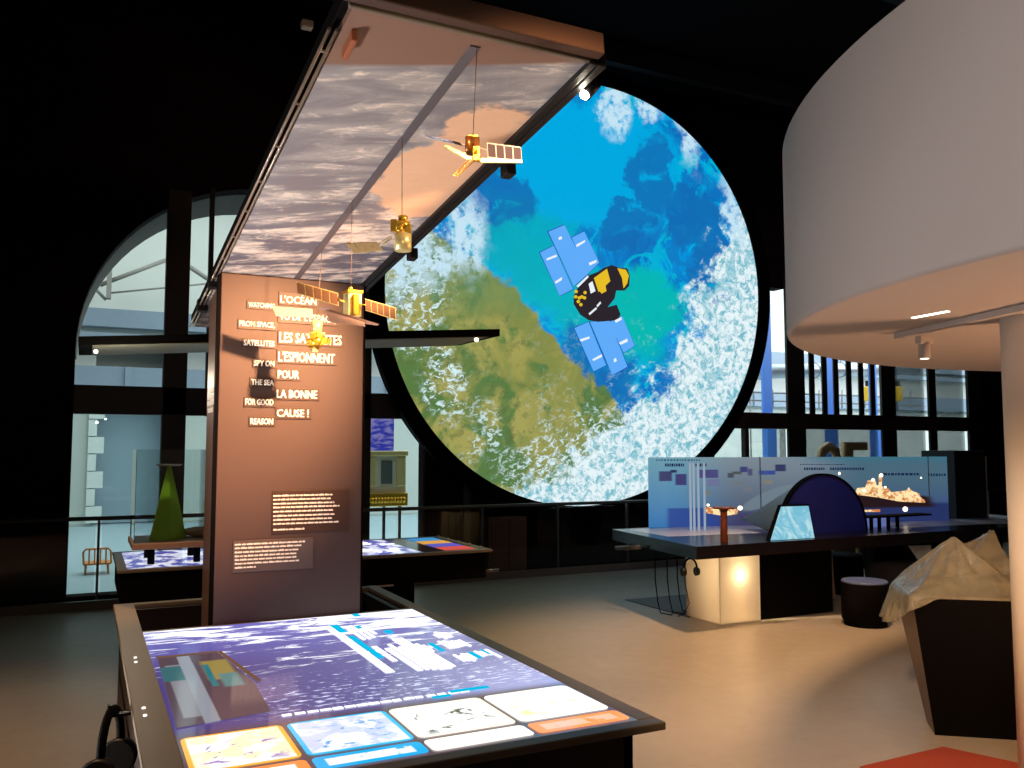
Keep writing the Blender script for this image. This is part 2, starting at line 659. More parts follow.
def table_pic():
    b = B('touch_table_picture')
    p = b.pos()
    x, y, z = b.sep(p)
    n1 = b.noise(b.comb(x*1.2, y*5., 0.), 3.0, 7, .65, .7)
    n2 = b.noise(b.comb(x*3., y*9., 3.), 7, 5, .6)
    base = b.mix(b.smooth(.25, 1.4, x), lin((72, 60, 116)), lin((124, 122, 172)))
    base = b.mix(b.smooth(3.0, 3.8, y)*.7, base, lin((112, 108, 190)))
    base = b.mix(b.smooth(3.0, 2.5, y)*b.smooth(.9, 1.35, x)*.75, base, lin((168, 172, 224)))
    cl = b.smooth(.57, .64, n1+b.smooth(3.2, 3.85, y)*.13+b.smooth(.8, 1.4, x)*.05)
    cl = cl*b.smooth(2.95, 3.1, y)
    col = b.mix(cl, base, lin((246, 246, 255)))
    # glitter of the sea below the horizon
    gl = b.smooth(.60, .68, n2+b.smooth(2.95, 2.6, y)*.07)*b.smooth(3.02, 2.9, y)*b.smooth(2.46, 2.6, y)*b.smooth(.33, .6, x)
    col = b.mix(gl*.9, col, lin((220, 224, 255)))
    band = b.smooth(2.62, 2.48, y+(n1-.5)*.1)
    # sea darkens to brown behind the cards
    col = b.mix(b.smooth(2.50, 2.42, y)*.9, col, lin((84, 66, 66)))
    return b.emit(col, 1.25, .08)


def card_pic(name, cols, seed, x0, x1, y0, y1, edge):
    b = B(name)
    p = b.pos()
    x, y, z = b.sep(p)
    n = b.noise(b.comb(x, y, seed*3.1), 9, 5, .6, .8)
    n2 = b.noise(b.comb(x, y*1.5, seed*5.7+2), 14, 5, .6, 1.2)
    c = b.mix(b.smooth(.44, .56, n), lin(cols[0]), lin(cols[1]))
    c = b.mix(b.smooth(.56, .62, n2)*b.rect(x, y, x0+.03, x1-.03, y0+.02, y1-.06, .03), c, lin(cols[2]))
    inner = b.rect(x, y, x0+.012, x1-.012, y0+.010, y1-.010, .003)
    c = b.mix(inner, lin(edge), c)
    return b.emit(c, 1.25, .08)


def station_pic():
    b = B('second_table_picture')
    p = b.pos()
    x, y, z = b.sep(p)
    n1 = b.noise(b.comb(x*3, y*2., 0.), 3.0, 6, .65, .5)
    c = b.mix(b.smooth(.46, .56, n1), lin((88, 88, 170)), lin((232, 234, 250)))
    c = b.mix(b.smooth(2.20, 2.22, x), c, lin((30, 20, 22)))
    return b.emit(c, .9, .1)


def panel_pic(P0, ux, L, zt, zb):
    """long printed panel: s from 0 at the left end to L, h height"""
    b = B('long_panel_print')
    p = b.pos()
    x, y, z = b.sep(p)
    s = ((x-P0.x)*ux.x+(y-P0.y)*ux.y)*(1/L)
    t = (z-zb)*(1/(zt-zb))
    n = b.noise(b.comb(s*4, t, 0.), 3, 5, .6)
    col = b.mix(t, lin((60, 130, 196)), lin((120, 176, 196)))
    mid = b.smooth(.05, .3, s)
    col = b.mix(mid, col, b.mix(t, lin((70, 84, 118)), lin((140, 156, 168))))
    rt = b.smooth(.48, .7, s)
    col = b.mix(rt, col, b.mix(b.smooth(.0, .75, t), lin((66, 86, 142)), lin((84, 118, 138))))
    col = b.mix(b.smooth(.84, 1.02, t)*b.smooth(.4, .6, s)*.7, col, lin((60, 128, 150)))
    # dark blue field at the foot of the left half
    col = b.mix(b.rect(s, t, .055, .24, -.1, .27, .01)*.85, col, lin((44, 70, 158)))
    col = b.mix(b.rect(s, t, .24, .40, -.1, .20, .06)*.8, col, lin((70, 60, 110)))
    # small pictures
    for (a0, a1, c0, c1, cc) in [(.03, .07, .66, .80, (62, 70, 118)), (.08, .115, .60, .76, (66, 66, 126)), (.065, .085, .78, .82, (40, 50, 90)), (.155, .215, .70, .82, (78, 80, 138)), (.18, .22, .58, .68, (120, 128, 168)),
                                 (.245, .265, .70, .77, (80, 84, 100)), (.26, .29, .75, .79, (84, 96, 90)), (.285, .31, .78, .86, (66, 74, 128)), (.31, .325, .73, .83, (86, 88, 128)),
                                 (.345, .40, .74, .80, (60, 84, 160)), (.40, .435, .79, .89, (58, 64, 108)), (.26, .30, .60, .64, (124, 132, 140)), (.36, .39, .60, .66, (140, 140, 128)), (.295, .32, .50, .56, (126, 132, 144)),
                                 (.175, .19, .45, .52, (130, 134, 128))]:
        col = b.mix(b.rect(s, t, a0, a1, c0, c1, .004)*b.smooth(.3, .5, n+.1), col, lin(cc))
    # hull of a pale craft printed behind the arch
    col = b.mix(b.blob(s, t, .38, .40, .05, .20, .1, -.4)*.7, col, lin((130, 150, 160)))
    # dusk sea under the ship
    sea = b.rect(s, t, .60, 1.1, -.1, .28, .03)
    col = b.mix(sea, col, lin((44, 58, 112)))
    hull = b.rect(s+(t-.40)*.10, t, .62, .93, .22, .44, .02)*b.smooth(-.02, .02, .52-t-(s-.62)*.45)
    col = b.mix(hull, col, lin((44, 26, 30)))
    return b.emit(col, .74, .3)


def tent_plastic():
    b = B('translucent_plastic_sheet')
    p = b.obj()
    n = b.noise(p, 16, 5, .6, 1.0)
    b.link(b.bsdf.inputs['Base Color'], b.mix(n, lin((120, 114, 94)), lin((180, 170, 144))))
    b.bsdf.inputs['Roughness'].default_value = .18
    b.bsdf.inputs['Alpha'].default_value = .40
    b.bsdf.inputs['Coat Weight'].default_value = .8
    bn = b.nt.nodes.new('ShaderNodeBump')
    bn.inputs['Strength'].default_value = .5
    bn.inputs['Distance'].default_value = .03
    n3 = b.noise(p, 9, 4, .6, 2.0)
    b.nt.links.new(n3.s, bn.inputs['Height'])
    b.nt.links.new(bn.outputs[0], b.bsdf.inputs['Normal'])
    return b.mat


# ================================================================== THE SETTING
m = MB()
m.box(-6, 16, -3, 9.62, -.1, 0)
struct(m.build('floor', floor_mat()))
m = MB()
m.box(-6, 16, 9.62, 10.28, -.1, -.02)
struct(m.build('trim_1', matte_black))
m = MB()
m.box(-6, 15, 9.60, 9.64, 0, .09)
struct(m.build('baseboard_back', simple('curb_metal', (104, 92, 82), .4, .3)))
m = MB()
m.box(-6, 16, -3, 10.5, 7, 7.1)
struct(m.build('ceiling', wall_black))
m = MB()
m.box(-6.1, -6, -3, 10.5, 0, 7)
struct(m.build('wall_left', wall_black))
m = MB()
m.box(15, 15.1, -3, 10.5, 0, 7)
struct(m.build('wall_right', wall_black))

YW0, YW1 = 10.3, 10.55
TOP = 5.2
m = MB()
m.box(-6, -.13, YW0, YW1, -.1, 7)
m.box(-.13, 3.87, YW0, YW1, -.1, .03)
m.box(3.87, 8.5, YW0, YW1, -.1, 7)
m.box(8.5, 14.62, YW0, YW1, -.1, .03)
m.box(14.62, 15.0, YW0, YW1, -.1, 7)
# arch over the first opening
ACX, ACZ, AR = 1.87, 2.66, 2.0
N = 36


def arch_top(m, x0, x1, cx, cz, r, ztop, y0, y1):
    pts = []
    for i in range(N+1):
        a = PI - PI*i/N
        pts.append((cx+r*math.cos(a), cz+r*math.sin(a)))
    pts[0] = (x0, cz)
    pts[-1] = (x1, cz)
    for (xa, za), (xb, zb) in zip(pts, pts[1:]):
        m.prism([(xa, y0, za), (xb, y0, zb), (xb, y0, ztop), (xa, y0, ztop)], (0, y1-y0, 0))


arch_top(m, -.13, 3.87, ACX, ACZ, AR, 7, YW0, YW1)
arch_top(m, 8.5, 9.98, 8.4, 2.9, 1.58, 7, YW0, YW1) if False else m.box(8.5, 9.98, YW0, YW1, 4.15, 7)
m.box(9.98, 14.62, YW0, YW1, 4.4, 7)
struct(m.build('wall_back', wall_black))
# deep stone reveal of the arch behind the glass
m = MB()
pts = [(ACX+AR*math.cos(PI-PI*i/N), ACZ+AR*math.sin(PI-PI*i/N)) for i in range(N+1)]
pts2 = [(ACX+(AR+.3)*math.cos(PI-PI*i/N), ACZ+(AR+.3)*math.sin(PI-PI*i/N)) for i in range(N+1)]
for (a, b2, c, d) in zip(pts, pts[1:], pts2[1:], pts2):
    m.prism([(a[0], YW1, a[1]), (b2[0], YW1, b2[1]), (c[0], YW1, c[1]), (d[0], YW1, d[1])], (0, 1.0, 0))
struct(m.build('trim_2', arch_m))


def window(n, bars, panes_rects, barmat=None, dp=.16):
    m = MB()
    for (x0, x1, z0, z1) in bars:
        m.box(x0, x1, YW0-.05, YW0-.05+(dp if x1-x0 > .14 else dp*.6), z0, z1, .006)
    fr = struct(m.build('window_%d' % n, barmat or frame_black))
    for (x0, x1, z0, z1) in panes_rects:
        g = MB()
        g.box(x0, x1, YW0+.05, YW0+.06, z0, z1)
        g.build('window_pane', pane, fr)
    return fr


window(1, [(.75, 1.0, .03, 4.52), (1.20, 1.25, 1.96, 4.6), (2.9, 3.14, .03, 4.2), (-.13, 3.87, 1.965, 2.275), (1.36, 1.42, .03, 1.96), (2.1, 2.2, .03, 4.6), (1.195, 1.40, .03, 1.0)],
       [(-.13, .75, .03, 1.96), (1.0, 2.9, .03, 1.96), (3.14, 3.87, .03, 1.96)])
window(2, [(8.5, 9.98, 1.9, 2.15), (9.06, 9.14, .03, 1.9)], [(8.5, 9.98, .03, 1.9)], frame_brown)
bars3 = [(9.95, 10.32, .03, 4.4), (12.06, 12.40, .03, 4.4), (13.24, 13.42, .03, 4.4), (14.28, 14.62, .03, 4.4)]
for px in (810, 822.5, 834, 847, 859, 870.5):
    X = onY(px, 380, YW0).x
    bars3.append((X-.055, X+.055, 2.15, 4.4))
window(3, bars3, [(10.32, 12.06, .03, 1.9), (12.40, 13.24, .03, 4.3), (13.42, 14.28, .03, 4.3)], None, .05)
m = MB()
m.box(9.98, 14.62, YW0-.07, YW0+.05, 1.9, 2.15, .01)
struct(m.build('trim_3', frame_brown))
# tall dark pilaster between the left windows and the big screen
m = MB()
m.box(4.35, 4.45, YW0-.12, YW0, 0, 2.9, .01)
struct(m.build('trim_4', black))

# ---- the hall beyond
m = MB()
m.box(-14, 34, YW1+.02, 21, -.12, -.02)
struct(m.build('floor', simple('hall_floor_paint', (176, 196, 206), .5, var=.04, scale=1)))
HY = 20.0
m = MB()
nl = onY(92, 480, HY).x
nr = onY(163, 480, HY).x
m.box(-14, nl, HY, HY+.3, -.02, 9.5)
m.box(nl, nr, HY+.9, HY+1.2, -.02, 9.5)
m.box(nr, 34, HY, HY+.3, -.02, 9.5)
m.box(nl, nr, HY, HY+1, 3.95, 9.5)
struct(m.build('wall_far', hall_wall))
m = MB()
ncx, nw = (nl+nr)/2, (nr-nl)/2
m.prism([(ncx+nw*.96*math.cos(a), HY+.5, 2.6+nw*1.0*math.sin(a)) for a in [PI*i/20 for i in range(21)]]+[(ncx-nw*.96, HY+.5, 0), (ncx+nw*.96, HY+.5, 0)], (0, .1, 0))
struct(m.build('trim_5', niche_m))
m = MB()
for i in range(9):
    w = .16 if i % 2 else .30
    m.box(nl-.1, nl-.1+w, HY-.06, HY+.02, .05+i*.36, .05+i*.36+.34)
struct(m.build('trim_6', quoin))
m = MB()
m.box(-14, 34, HY-.35, HY-.01, 4.12, 4.50)
m.box(-14, 34, HY-.45, HY-.30, 3.86, 3.98)
m.box(-14, 34, HY-.25, HY-.01, 2.85, 3.3)
for i in range(14):
    m.box(-5+i*1.9, -4.85+i*1.9, HY-.3, HY-.02, 2.85, 3.3)
struct(m.build('trim_7', hall_beam))
m = MB()


def beam(m, x0, y0, x1, y1, Y, r=.05):
    m.cyl(onY(x0, y0, Y), onY(x1, y1, Y), r, r, 8)


beam(m, 100, 285, 166, 260, HY-1, .045)
beam(m, 190, 267, 214, 283, HY-1, .05)
beam(m, 110, 293, 214, 283, HY-1, .02)
beam(m, 82, 275, 106, 300, HY-1, .03)
m.box(*sorted((onY(106, 300, HY-1).x, onY(111, 300, HY-1).x)), HY-1.1, HY-.9, 4.6, 5.9)
struct(m.build('trim_8', hall_line))
m = MB()
m.box(-14, 34, YW1+.3, 21, 9.5, 9.6)
struct(m.build('ceiling', simple('hall_ceiling_paint', (186, 190, 176), .9)))

# blue columns, ducts and hoist on the right beyond the glass
for i, (px, w, lab) in enumerate([(767, 6, 'blue steel column beyond the glass, nearest the round screen'), (829, 5.5, 'blue steel column beyond the barred window, behind the tan letters'), (873, 4.5, 'blue steel column beside the yellow hoist beyond the glass')]):
    Y = 14.5
    c = onY(px, 400, Y)
    hw = w*(c.dot(FH))/F
    t = thing('steel_column', lab, 'column', (c.x, Y, -.02), 0, 'blue columns beyond the glass')
    m = MB()
    m.box(c.x-hw, c.x+hw, Y-.03, Y+.03, -.02, 7)
    m.build('web', blue_col, t)
    m = MB()
    m.box(c.x-hw, c.x+hw, Y-.14, Y-.03, -.02, 2.2)
    m.box(c.x-hw*1.4, c.x+hw*1.4, Y-.16, Y+.1, 2.2, 2.35)
    m.build('flange', blue_col, t)
t = thing('air_duct', 'round grey air duct running behind the barred window', 'duct', (11, 15.5, 2.9))
m = MB()
a, c = onY(745, 372, 15.5), onY(925, 368, 15.5)
m.cyl(a, c, .17, .17, 20)
m.build('duct_pipe', duct_m, t)
for u in (.05, .5, .95):
    m = MB()
    p = a.lerp(c, u)
    m.cyl(p+Vector((0, 0, .16)), Vector((p.x, p.y, 9.49)), .01, .01, 6)
    m.build('hanger_rod', duct_m, t)
for k in range(7):
    m = MB()
    p = a.lerp(c, (k+.5)/7)
    m.cyl(p, p+(c-a).normalized()*.06, .19, .19, 20)
    m.build('duct_collar', duct_m, t)
m = MB()
for yy in (394, 402):
    m.cyl(onY(742, yy-2, 15), onY(925, yy+4, 15), .018, .018, 8)
for k in range(8):
    px = 750+k*23
    m.cyl(onY(px, 390, 15), onY(px, 408, 15), .015, .015, 6)
for px in (750, 888):
    p = onY(px, 400, 15)
    m.cyl(p, (p.x, p.y, -.02), .02, .02, 6)
tag(m.build('gallery_railing', hall_line), 'thin grey railing crossing behind the barred window beyond the glass', 'railing')
for (px, lab) in [(869, 'yellow hoist box seen between the dark window bars'), (897, 'yellow hoist box hanging right of the wide dark mullion')]:
    c = onY(px, 393, 14.8)
    t = thing('hoist', lab, 'hoist', (c.x, 14.8, c.z))
    m = MB()
    m.box(c.x-.10, c.x+.10, 14.7, 14.9, c.z-.20, c.z+.16, .03)
    m.build('casing', yellow_m, t)
    m = MB()
    m.box(c.x-.06, c.x+.06, 14.74, 14.86, c.z+.16, c.z+.30, .01)
    m.cyl((c.x, 14.8, c.z-.2), (c.x, 14.8, c.z-.42), .02, .02, 8)
    m.cyl((c.x, 14.8, c.z+.3), (c.x, 14.8, 9.49), .012, .012, 6)
    m.build('hook', black, t)
# tan letters whose tops show over the long panel
for ch, px0, px1, lab in [('O', 819, 842, 'tan round letter standing behind the long panel'), ('E', 845, 868, 'tan square letter standing behind the long panel')]:
    a = onY(px0, 440, 9.2)
    c = onY(px1, 440, 9.2)
    ztop = onY(px0+8, 442, 9.2).z
    bm = text_mesh(ch, .62, c.x-a.x, .03, .08)
    m = MB()
    bmesh.ops.translate(bm, vec=(a.x, 9.2, ztop-.62), verts=bm.verts)
    m._merge(bm)
    m.box(a.x, c.x, 9.21, 9.27, ztop-.70, ztop-.60)
    m.box((a.x+c.x)/2-.02, (a.x+c.x)/2+.02, 9.22, 9.26, .02, ztop-.65)
    m.box((a.x+c.x)/2-.12, (a.x+c.x)/2+.12, 9.12, 9.36, 0, .02)
    tag(m.build('display_letter', tan_m), lab, 'letter', 'tan display letters')

# orange chair in the hall
c0 = onz(97, 573, -.02)
t = thing('slatted_chair', 'orange slatted chair in the bright hall beyond the left window', 'chair', (c0.x, c0.y, -.02), .3)
cx, cy = c0.x, c0.y
m = MB()
m.box(cx-.17, cx+.16, cy-.16, cy+.16, .10, .125, .01)
m.build('seat', orange_m, t)
m = MB()
m.tube([(cx-.16, cy-.15, .12), (cx-.17, cy-.17, .27), (cx-.14, cy-.17, .31), (cx+.12, cy-.17, .31), (cx+.15, cy-.17, .27), (cx+.16, cy-.15, .12)], .014)
for k in range(4):
    m.tube([(cx-.10+k*.065, cy-.15, .12), (cx-.10+k*.065, cy-.17, .30)], .010)
m.build('backrest', orange_m, t)
for sx in (-.14, .13):
    for sy in (-.13, .13):
        m = MB()
        m.cyl((cx+sx, cy+sy, -.02), (cx+sx*.95, cy+sy*.95, .11), .012, .014, 8)
        m.build('leg', orange_m, t)

# ornate carriage seen behind the narrow window right of the text column
Y = 13.0
a, c = onY(369, 500, Y), onY(403.5, 500, Y)
zz = lambda py: onY(386, py, Y).z
t = thing('ornate_carriage', 'cream and gold ornate carriage with dark window beyond the narrow window', 'carriage', ((a.x+c.x)/2, Y, -.02))
m = MB()
m.box(a.x-.3, c.x+.04, Y, Y+.5, zz(494), zz(452), .01)
m.build('body', simple('cream_paint', (214, 204, 180), .5), t)
m = MB()
m.box(a.x-.3, c.x+.06, Y-.04, Y+.5, zz(456), zz(451), .008)
m.box(a.x-.1, a.x+.10, Y-.03, Y+.01, zz(486), zz(458), .008)
m.box(c.x-.12, c.x+.02, Y-.03, Y+.01, zz(486), zz(458), .008)
m.build('gold_trim', gold2, t)
m = MB()
m.box(a.x+.19, c.x-.19, Y-.02, Y+.02, zz(484), zz(461), .01)
m.build('carriage_window', simple('dusk_glass', (90, 96, 92), .3), t)
m = MB()
m.box(a.x-.3, c.x+.04, Y-.10, Y+.5, zz(506), zz(493), .01)
for k in range(12):
    x = a.x-.05+k*(c.x-a.x+.05)/12
    m.ball((x+.02, Y-.11, zz(500)), (.025, .02, .05), 8)
m.build('gold_valance', gold, t)
m = MB()
for k in range(3):
    x = a.x+.02+k*.26
    m.box(x-.02, x+.02, Y+.1, Y+.14, -.02, zz(505))
m.build('carriage_leg', black, t)
b = B('dusk_poster')
x, y, z = b.sep(b.pos())
n = b.noise(b.comb(x*2, 0., z*6), 2, 5, .6)
col = b.mix(b.smooth(.45, .6, n), lin((56, 62, 170)), lin((136, 130, 196)))
m = MB()
m.box(a.x-.3, c.x+.02, Y+.56, Y+.60, zz(450)-.1, zz(416), .0)
m.box(a.x+.0, a.x+.03, Y+.56, Y+.59, -.02, zz(450)-.1)
m.box(c.x-.04, c.x-.01, Y+.52, Y+.55, -.02, zz(450)) if False else None
po = tag(m.build('backlit_banner', b.emit(col, .8)), 'blue and violet banner above the ornate carriage beyond the glass', 'banner')

# brown box added in place of a warm reflection in the glass rail
t = thing('cabinet', 'brown box standing in for a warm reflection in the glass rail, under the round screen', 'cabinet', (4.97, 9.98, -.02))
refl_brown = simple('reflection_brown', (98, 62, 40), .4, var=.3, scale=4)
m = MB()
x0, x1 = onY(489, 540, 9.95).x, onY(527, 540, 9.95).x
m.box(x0, x1, 9.95, 10.25, -.02, .72, .01)
m.build('body', refl_brown, t)
m = MB()
m.box(x0+.02, (x0+x1)/2-.006, 9.93, 9.955, .04, .68, .006)
m.build('reflection_panel', refl_brown, t)
m = MB()
m.box((x0+x1)/2+.006, x1-.02, 9.93, 9.955, .04, .68, .006)
m.build('reflection_panel', refl_brown, t)

# ================================================================== glass rail
RY = 9.7
rt_ = thing('glass_railing', 'glass railing with thin dark metal handrail along the back of the floor', 'railing', (4, RY, 0))
m = MB()
m.tube([(-6, RY, .90), (14.9, RY, .87)], .022, 10)
m.build('handrail', rail_m, rt_)
xs = [-.72+1.07*k-1.07*4 for k in range(19)]
xs = [3.33+1.06*k for k in range(-8, 11)]
for x in xs:
    m = MB()
    m.box(x-.012, x+.012, RY-.02, RY+.02, 0, .87)
    m.build('post', rail_m, rt_)
for x, x2 in zip(xs, xs[1:]):
    m = MB()
    m.box(x+.03, x2-.03, RY-.005, RY+.005, .06, .84)
    m.build('glass_panel', rail_glass, rt_)

# ================================================================== big round screen
ya, ti = math.radians(2.5), math.radians(5)
nrm = Vector((math.sin(ya)*math.cos(ti), math.cos(ya)*math.cos(ti), math.sin(ti)))
e1 = nrm.cross(Vector((0, 0, 1))).normalized()
e2 = e1.cross(nrm)
DM = Matrix((e1, nrm, e2)).transposed().to_4x4()
DM.translation = Vector((6.02, 9.81, 3.645))
t = thing('round_screen', 'huge round lit screen showing coast, blue sea and clouds from space', 'screen', mat=DM)
R = 2.835
m = MB()
m.prism([(R*math.cos(2*PI*i/128), 0, R*math.sin(2*PI*i/128)) for i in range(128)], (0, .03, 0))
m.build('screen_face', earth_mat(), t, local=True)
m = MB()
ro, ri = R+.20, R
for i in range(128):
    a0, a1 = 2*PI*i/128, 2*PI*(i+1)/128
    m.prism([(r*math.cos(a), -.03, r*math.sin(a)) for r, a in ((ri, a0), (ro, a0), (ro, a1), (ri, a1))], (0, .2, 0))
m.build('screen_rim', matte_black, t, local=True)
for hx in (-1.55, 1.55):
    m = MB()
    m.box(hx-.05, hx+.05, .1, .2, -.5, 3.0)
    m.build('hanger', matte_black, t, local=True)


def dq(px, py):
    """pixel to local point on the disc"""
    d = ray(px, py)
    P = DM.translation
    w = CAM + d*((P-CAM).dot(nrm)/d.dot(nrm))
    return DM.inverted() @ w


pic_blue = sat_pic_mat('picture_panel_blue', (96, 172, 250))
pic_edge = sat_pic_mat('picture_panel_edge', (30, 84, 170))
pic_body = sat_pic_mat('picture_body_dark', (44, 38, 44))
pic_yel = sat_pic_mat('picture_yellow', (232, 190, 40))
pic_wht = sat_pic_mat('picture_white', (236, 244, 250))


def dpoly(m, pts, y0=-.006, th=.003):
    q = [dq(*p) for p in pts]
    m.prism([(v.x, y0, v.z) for v in q], (0, th, 0))


Z0 = lambda zx, zy: (520+zx/3.843, 200+zy/3.84)
panels = [[(76, 202), (128, 176), (203, 342), (152, 368)], [(108, 122), (170, 96), (262, 282), (206, 332)], [(198, 145), (246, 121), (304, 240), (258, 285)],
          [(208, 492), (262, 468), (330, 634), (282, 658)], [(268, 468), (342, 462), (412, 640), (354, 672)], [(340, 470), (392, 446), (440, 560), (398, 586)]]
m = MB()
for q in panels:
    cxx = sum(p[0] for p in q)/4
    cyy = sum(p[1] for p in q)/4
    dpoly(m, [Z0(cxx+(p[0]-cxx)*1.06, cyy+(p[1]-cyy)*1.02) for p in q], -.004, .003)
sp = m.build('satellite_picture', pic_edge, t, local=True)
m = MB()
for q in panels:
    dpoly(m, [Z0(*p) for p in q], -.008, .003)
o = m.build('picture_solar_panels', pic_blue, sp, local=True)
m = MB()
m_body = [(205, 370), (215, 345), (262, 290), (300, 275), (318, 262), (350, 250), (385, 262), (410, 262), (420, 290), (418, 330), (400, 348), (368, 348), (362, 378), (335, 412), (370, 402), (385, 440), (372, 462), (300, 468), (262, 462), (230, 440), (205, 400)]
dpoly(m, [Z0(*p) for p in m_body], -.012, .003)
m.build('picture_body', pic_body, sp, local=True)
m = MB()
for q in ([(282, 300), (332, 264), (345, 312), (300, 354)], [(372, 262), (404, 268), (416, 290), (410, 320), (396, 340), (390, 300)], [(300, 345), (325, 320), (330, 350), (312, 360)]):
    dpoly(m, [Z0(*p) for p in q], -.016, .003)
for (x, y) in [(212, 372), (222, 390), (236, 372), (214, 352), (248, 356), (232, 402), (226, 376), (246, 376)]:
    dpoly(m, [Z0(x+7*math.cos(a), y+7*math.sin(a)) for a in [k*PI/3 for k in range(6)]], -.016, .003)
m.build('picture_gold_parts', pic_yel, sp, local=True)
m = MB()
for q in ([(262, 322), (276, 312), (288, 350), (270, 360)], [(262, 436), (290, 412), (294, 418), (266, 442)], [(292, 406), (306, 390), (310, 396), (296, 412)], [(216, 330), (258, 290), (262, 296), (222, 336)],
          [(100, 225), (138, 210), (140, 218), (102, 233)], [(132, 314), (160, 296), (158, 308), (136, 322)], [(146, 144), (158, 140), (160, 150), (148, 154)], [(214, 172), (248, 154), (248, 162), (216, 182)], [(262, 242), (292, 230), (292, 240), (266, 252)],
          [(228, 535), (264, 524), (266, 532), (232, 544)], [(276, 612), (312, 592), (314, 602), (280, 618)], [(358, 612), (366, 606), (370, 618), (360, 624)], [(378, 548), (410, 532), (412, 544), (384, 556)], [(362, 462), (388, 450), (388, 460), (366, 472)]):
    dpoly(m, [Z0(*p) for p in q], -.016, .003)
m.build('picture_white_marks', pic_wht, sp, local=True)

# ================================================================== exhibit station: table, text column, canopy
X0, X1, Y0, Y1, ZT = .145, 1.455, 1.985, 4.62, .85
t = thing('touch_table', 'low dark exhibit table with glowing blue touch screen, nearest the camera', 'table', (.8, 3.3, 0))
TABLE = t
m = MB()
SX0, SX1, SY0, SY1 = .236, 1.396, 2.035, 3.875
m.box(X0, X1, Y0, SY0, ZT-.022, ZT, .004)
m.box(X0, SX0-.0, SY0, Y1, ZT-.022, ZT, .004)
m.box(SX1, X1, SY0, Y1, ZT-.022, ZT, .004)
m.box(SX0, SX1, Y1-.05, Y1, ZT-.022, ZT, .004)
m.box(SX0, SX1, SY1+.005, SY1+.045, ZT-.03, ZT-.004, .004)
m.build('rim', rim_m, t)
m = MB()
m.box(X0+.03, X0+.06, Y0+.06, Y1-.06, .12, ZT-.02)
m.box(X1-.10, X1-.07, Y0+.06, Y1-.06, .12, ZT-.02)
m.box(X0+.03, X1-.07, Y0+.06, Y0+.09, .12, ZT-.02)
m.box(X0+.03, X1-.07, Y1-.09, Y1-.06, .12, ZT-.02)
m.box(X0+.03, X1-.07, Y0+.06, Y1-.06, .55, .58)
m.box(X0+.15, X1-.2, Y0+.2, Y1-.2, 0, .12)
m.build('table_body', dark_brown, t)
m = MB()
m.box(SX0, SX1, SY0, SY1, ZT-.02, ZT-.001)
scr = m.build('touch_screen', table_pic(), t)
WH = B('screen_white').emit(lin((250, 250, 255)), 1.6)
CY = B('screen_cyan').emit(lin((10, 180, 220)), 1.2)
m = MB()


def flat(m, x0, x1, y0, y1, k=0, r=0.):
    z = ZT+.0004+k*.0012
    if r:
        pts = []
        for (cx_, cy_, a0) in ((x1-r, y1-r, 0), (x0+r, y1-r, PI/2), (x0+r, y0+r, PI), (x1-r, y0+r, 1.5*PI)):
            for j in range(5):
                a = a0+j*PI/8
                pts.append((cx_+r*math.cos(a), cy_+r*math.sin(a), z))
        m.prism(pts, (0, 0, .0012))
    else:
        m.box(x0, x1, y0, y1, z, z+.0012)


# long white title strokes and short ones, running towards the column
flat(m, .925, .958, 2.82, 3.60)
for (x0, x1, y0, y1) in [(.995, 1.015, 2.96, 3.21), (1.03, 1.052, 2.80, 3.16), (1.06, 1.075, 2.80, 3.22), (1.082, 1.10, 2.79, 3.16), (1.104, 1.15, 2.78, 3.30), (1.155, 1.17, 2.80, 3.18),
                         (1.00, 1.014, 3.34, 3.60), (1.024, 1.036, 3.34, 3.62), (1.046, 1.06, 3.36, 3.62), (1.07, 1.085, 3.42, 3.60)]:
    flat(m, x0, x1, y0, y1)
rr = random.Random(3)
for (xc, yc, n) in [(1.16, 3.10, 5), (1.27, 3.12, 6), (1.24, 2.90, 4), (1.33, 2.92, 4), (1.30, 3.28, 4)]:
    for k in range(n):
        h = rr.uniform(.04, .13)
        flat(m, xc+k*.016-.02, xc+k*.016-.008, yc-h/2+rr.uniform(-.02, .02), yc+h/2)
for k in range(16):
    xx = .52+k*.036
    flat(m, xx, xx+rr.uniform(.022, .034), 2.495+rr.uniform(0, .004), 2.515)
m.build('white_caption', WH, scr)
for (x0, x1, y0, y1) in [(.962, .985, 3.02, 3.42), (.952, .984, 3.50, 3.66), (1.04, 1.06, 3.54, 3.60), (1.12, 1.15, 3.40, 3.46), (1.20, 1.222, 3.02, 3.16), (1.28, 1.30, 2.86, 2.96), (1.34, 1.35, 2.9, 2.98), (1.10, 1.13, 3.80, 3.86),
                         (.96, 1.02, 2.47, 2.49), (1.03, 1.16, 2.50, 2.525)]:
    m = MB()
    flat(m, x0, x1, y0, y1, 1)
    m.build('cyan_caption', CY, scr)
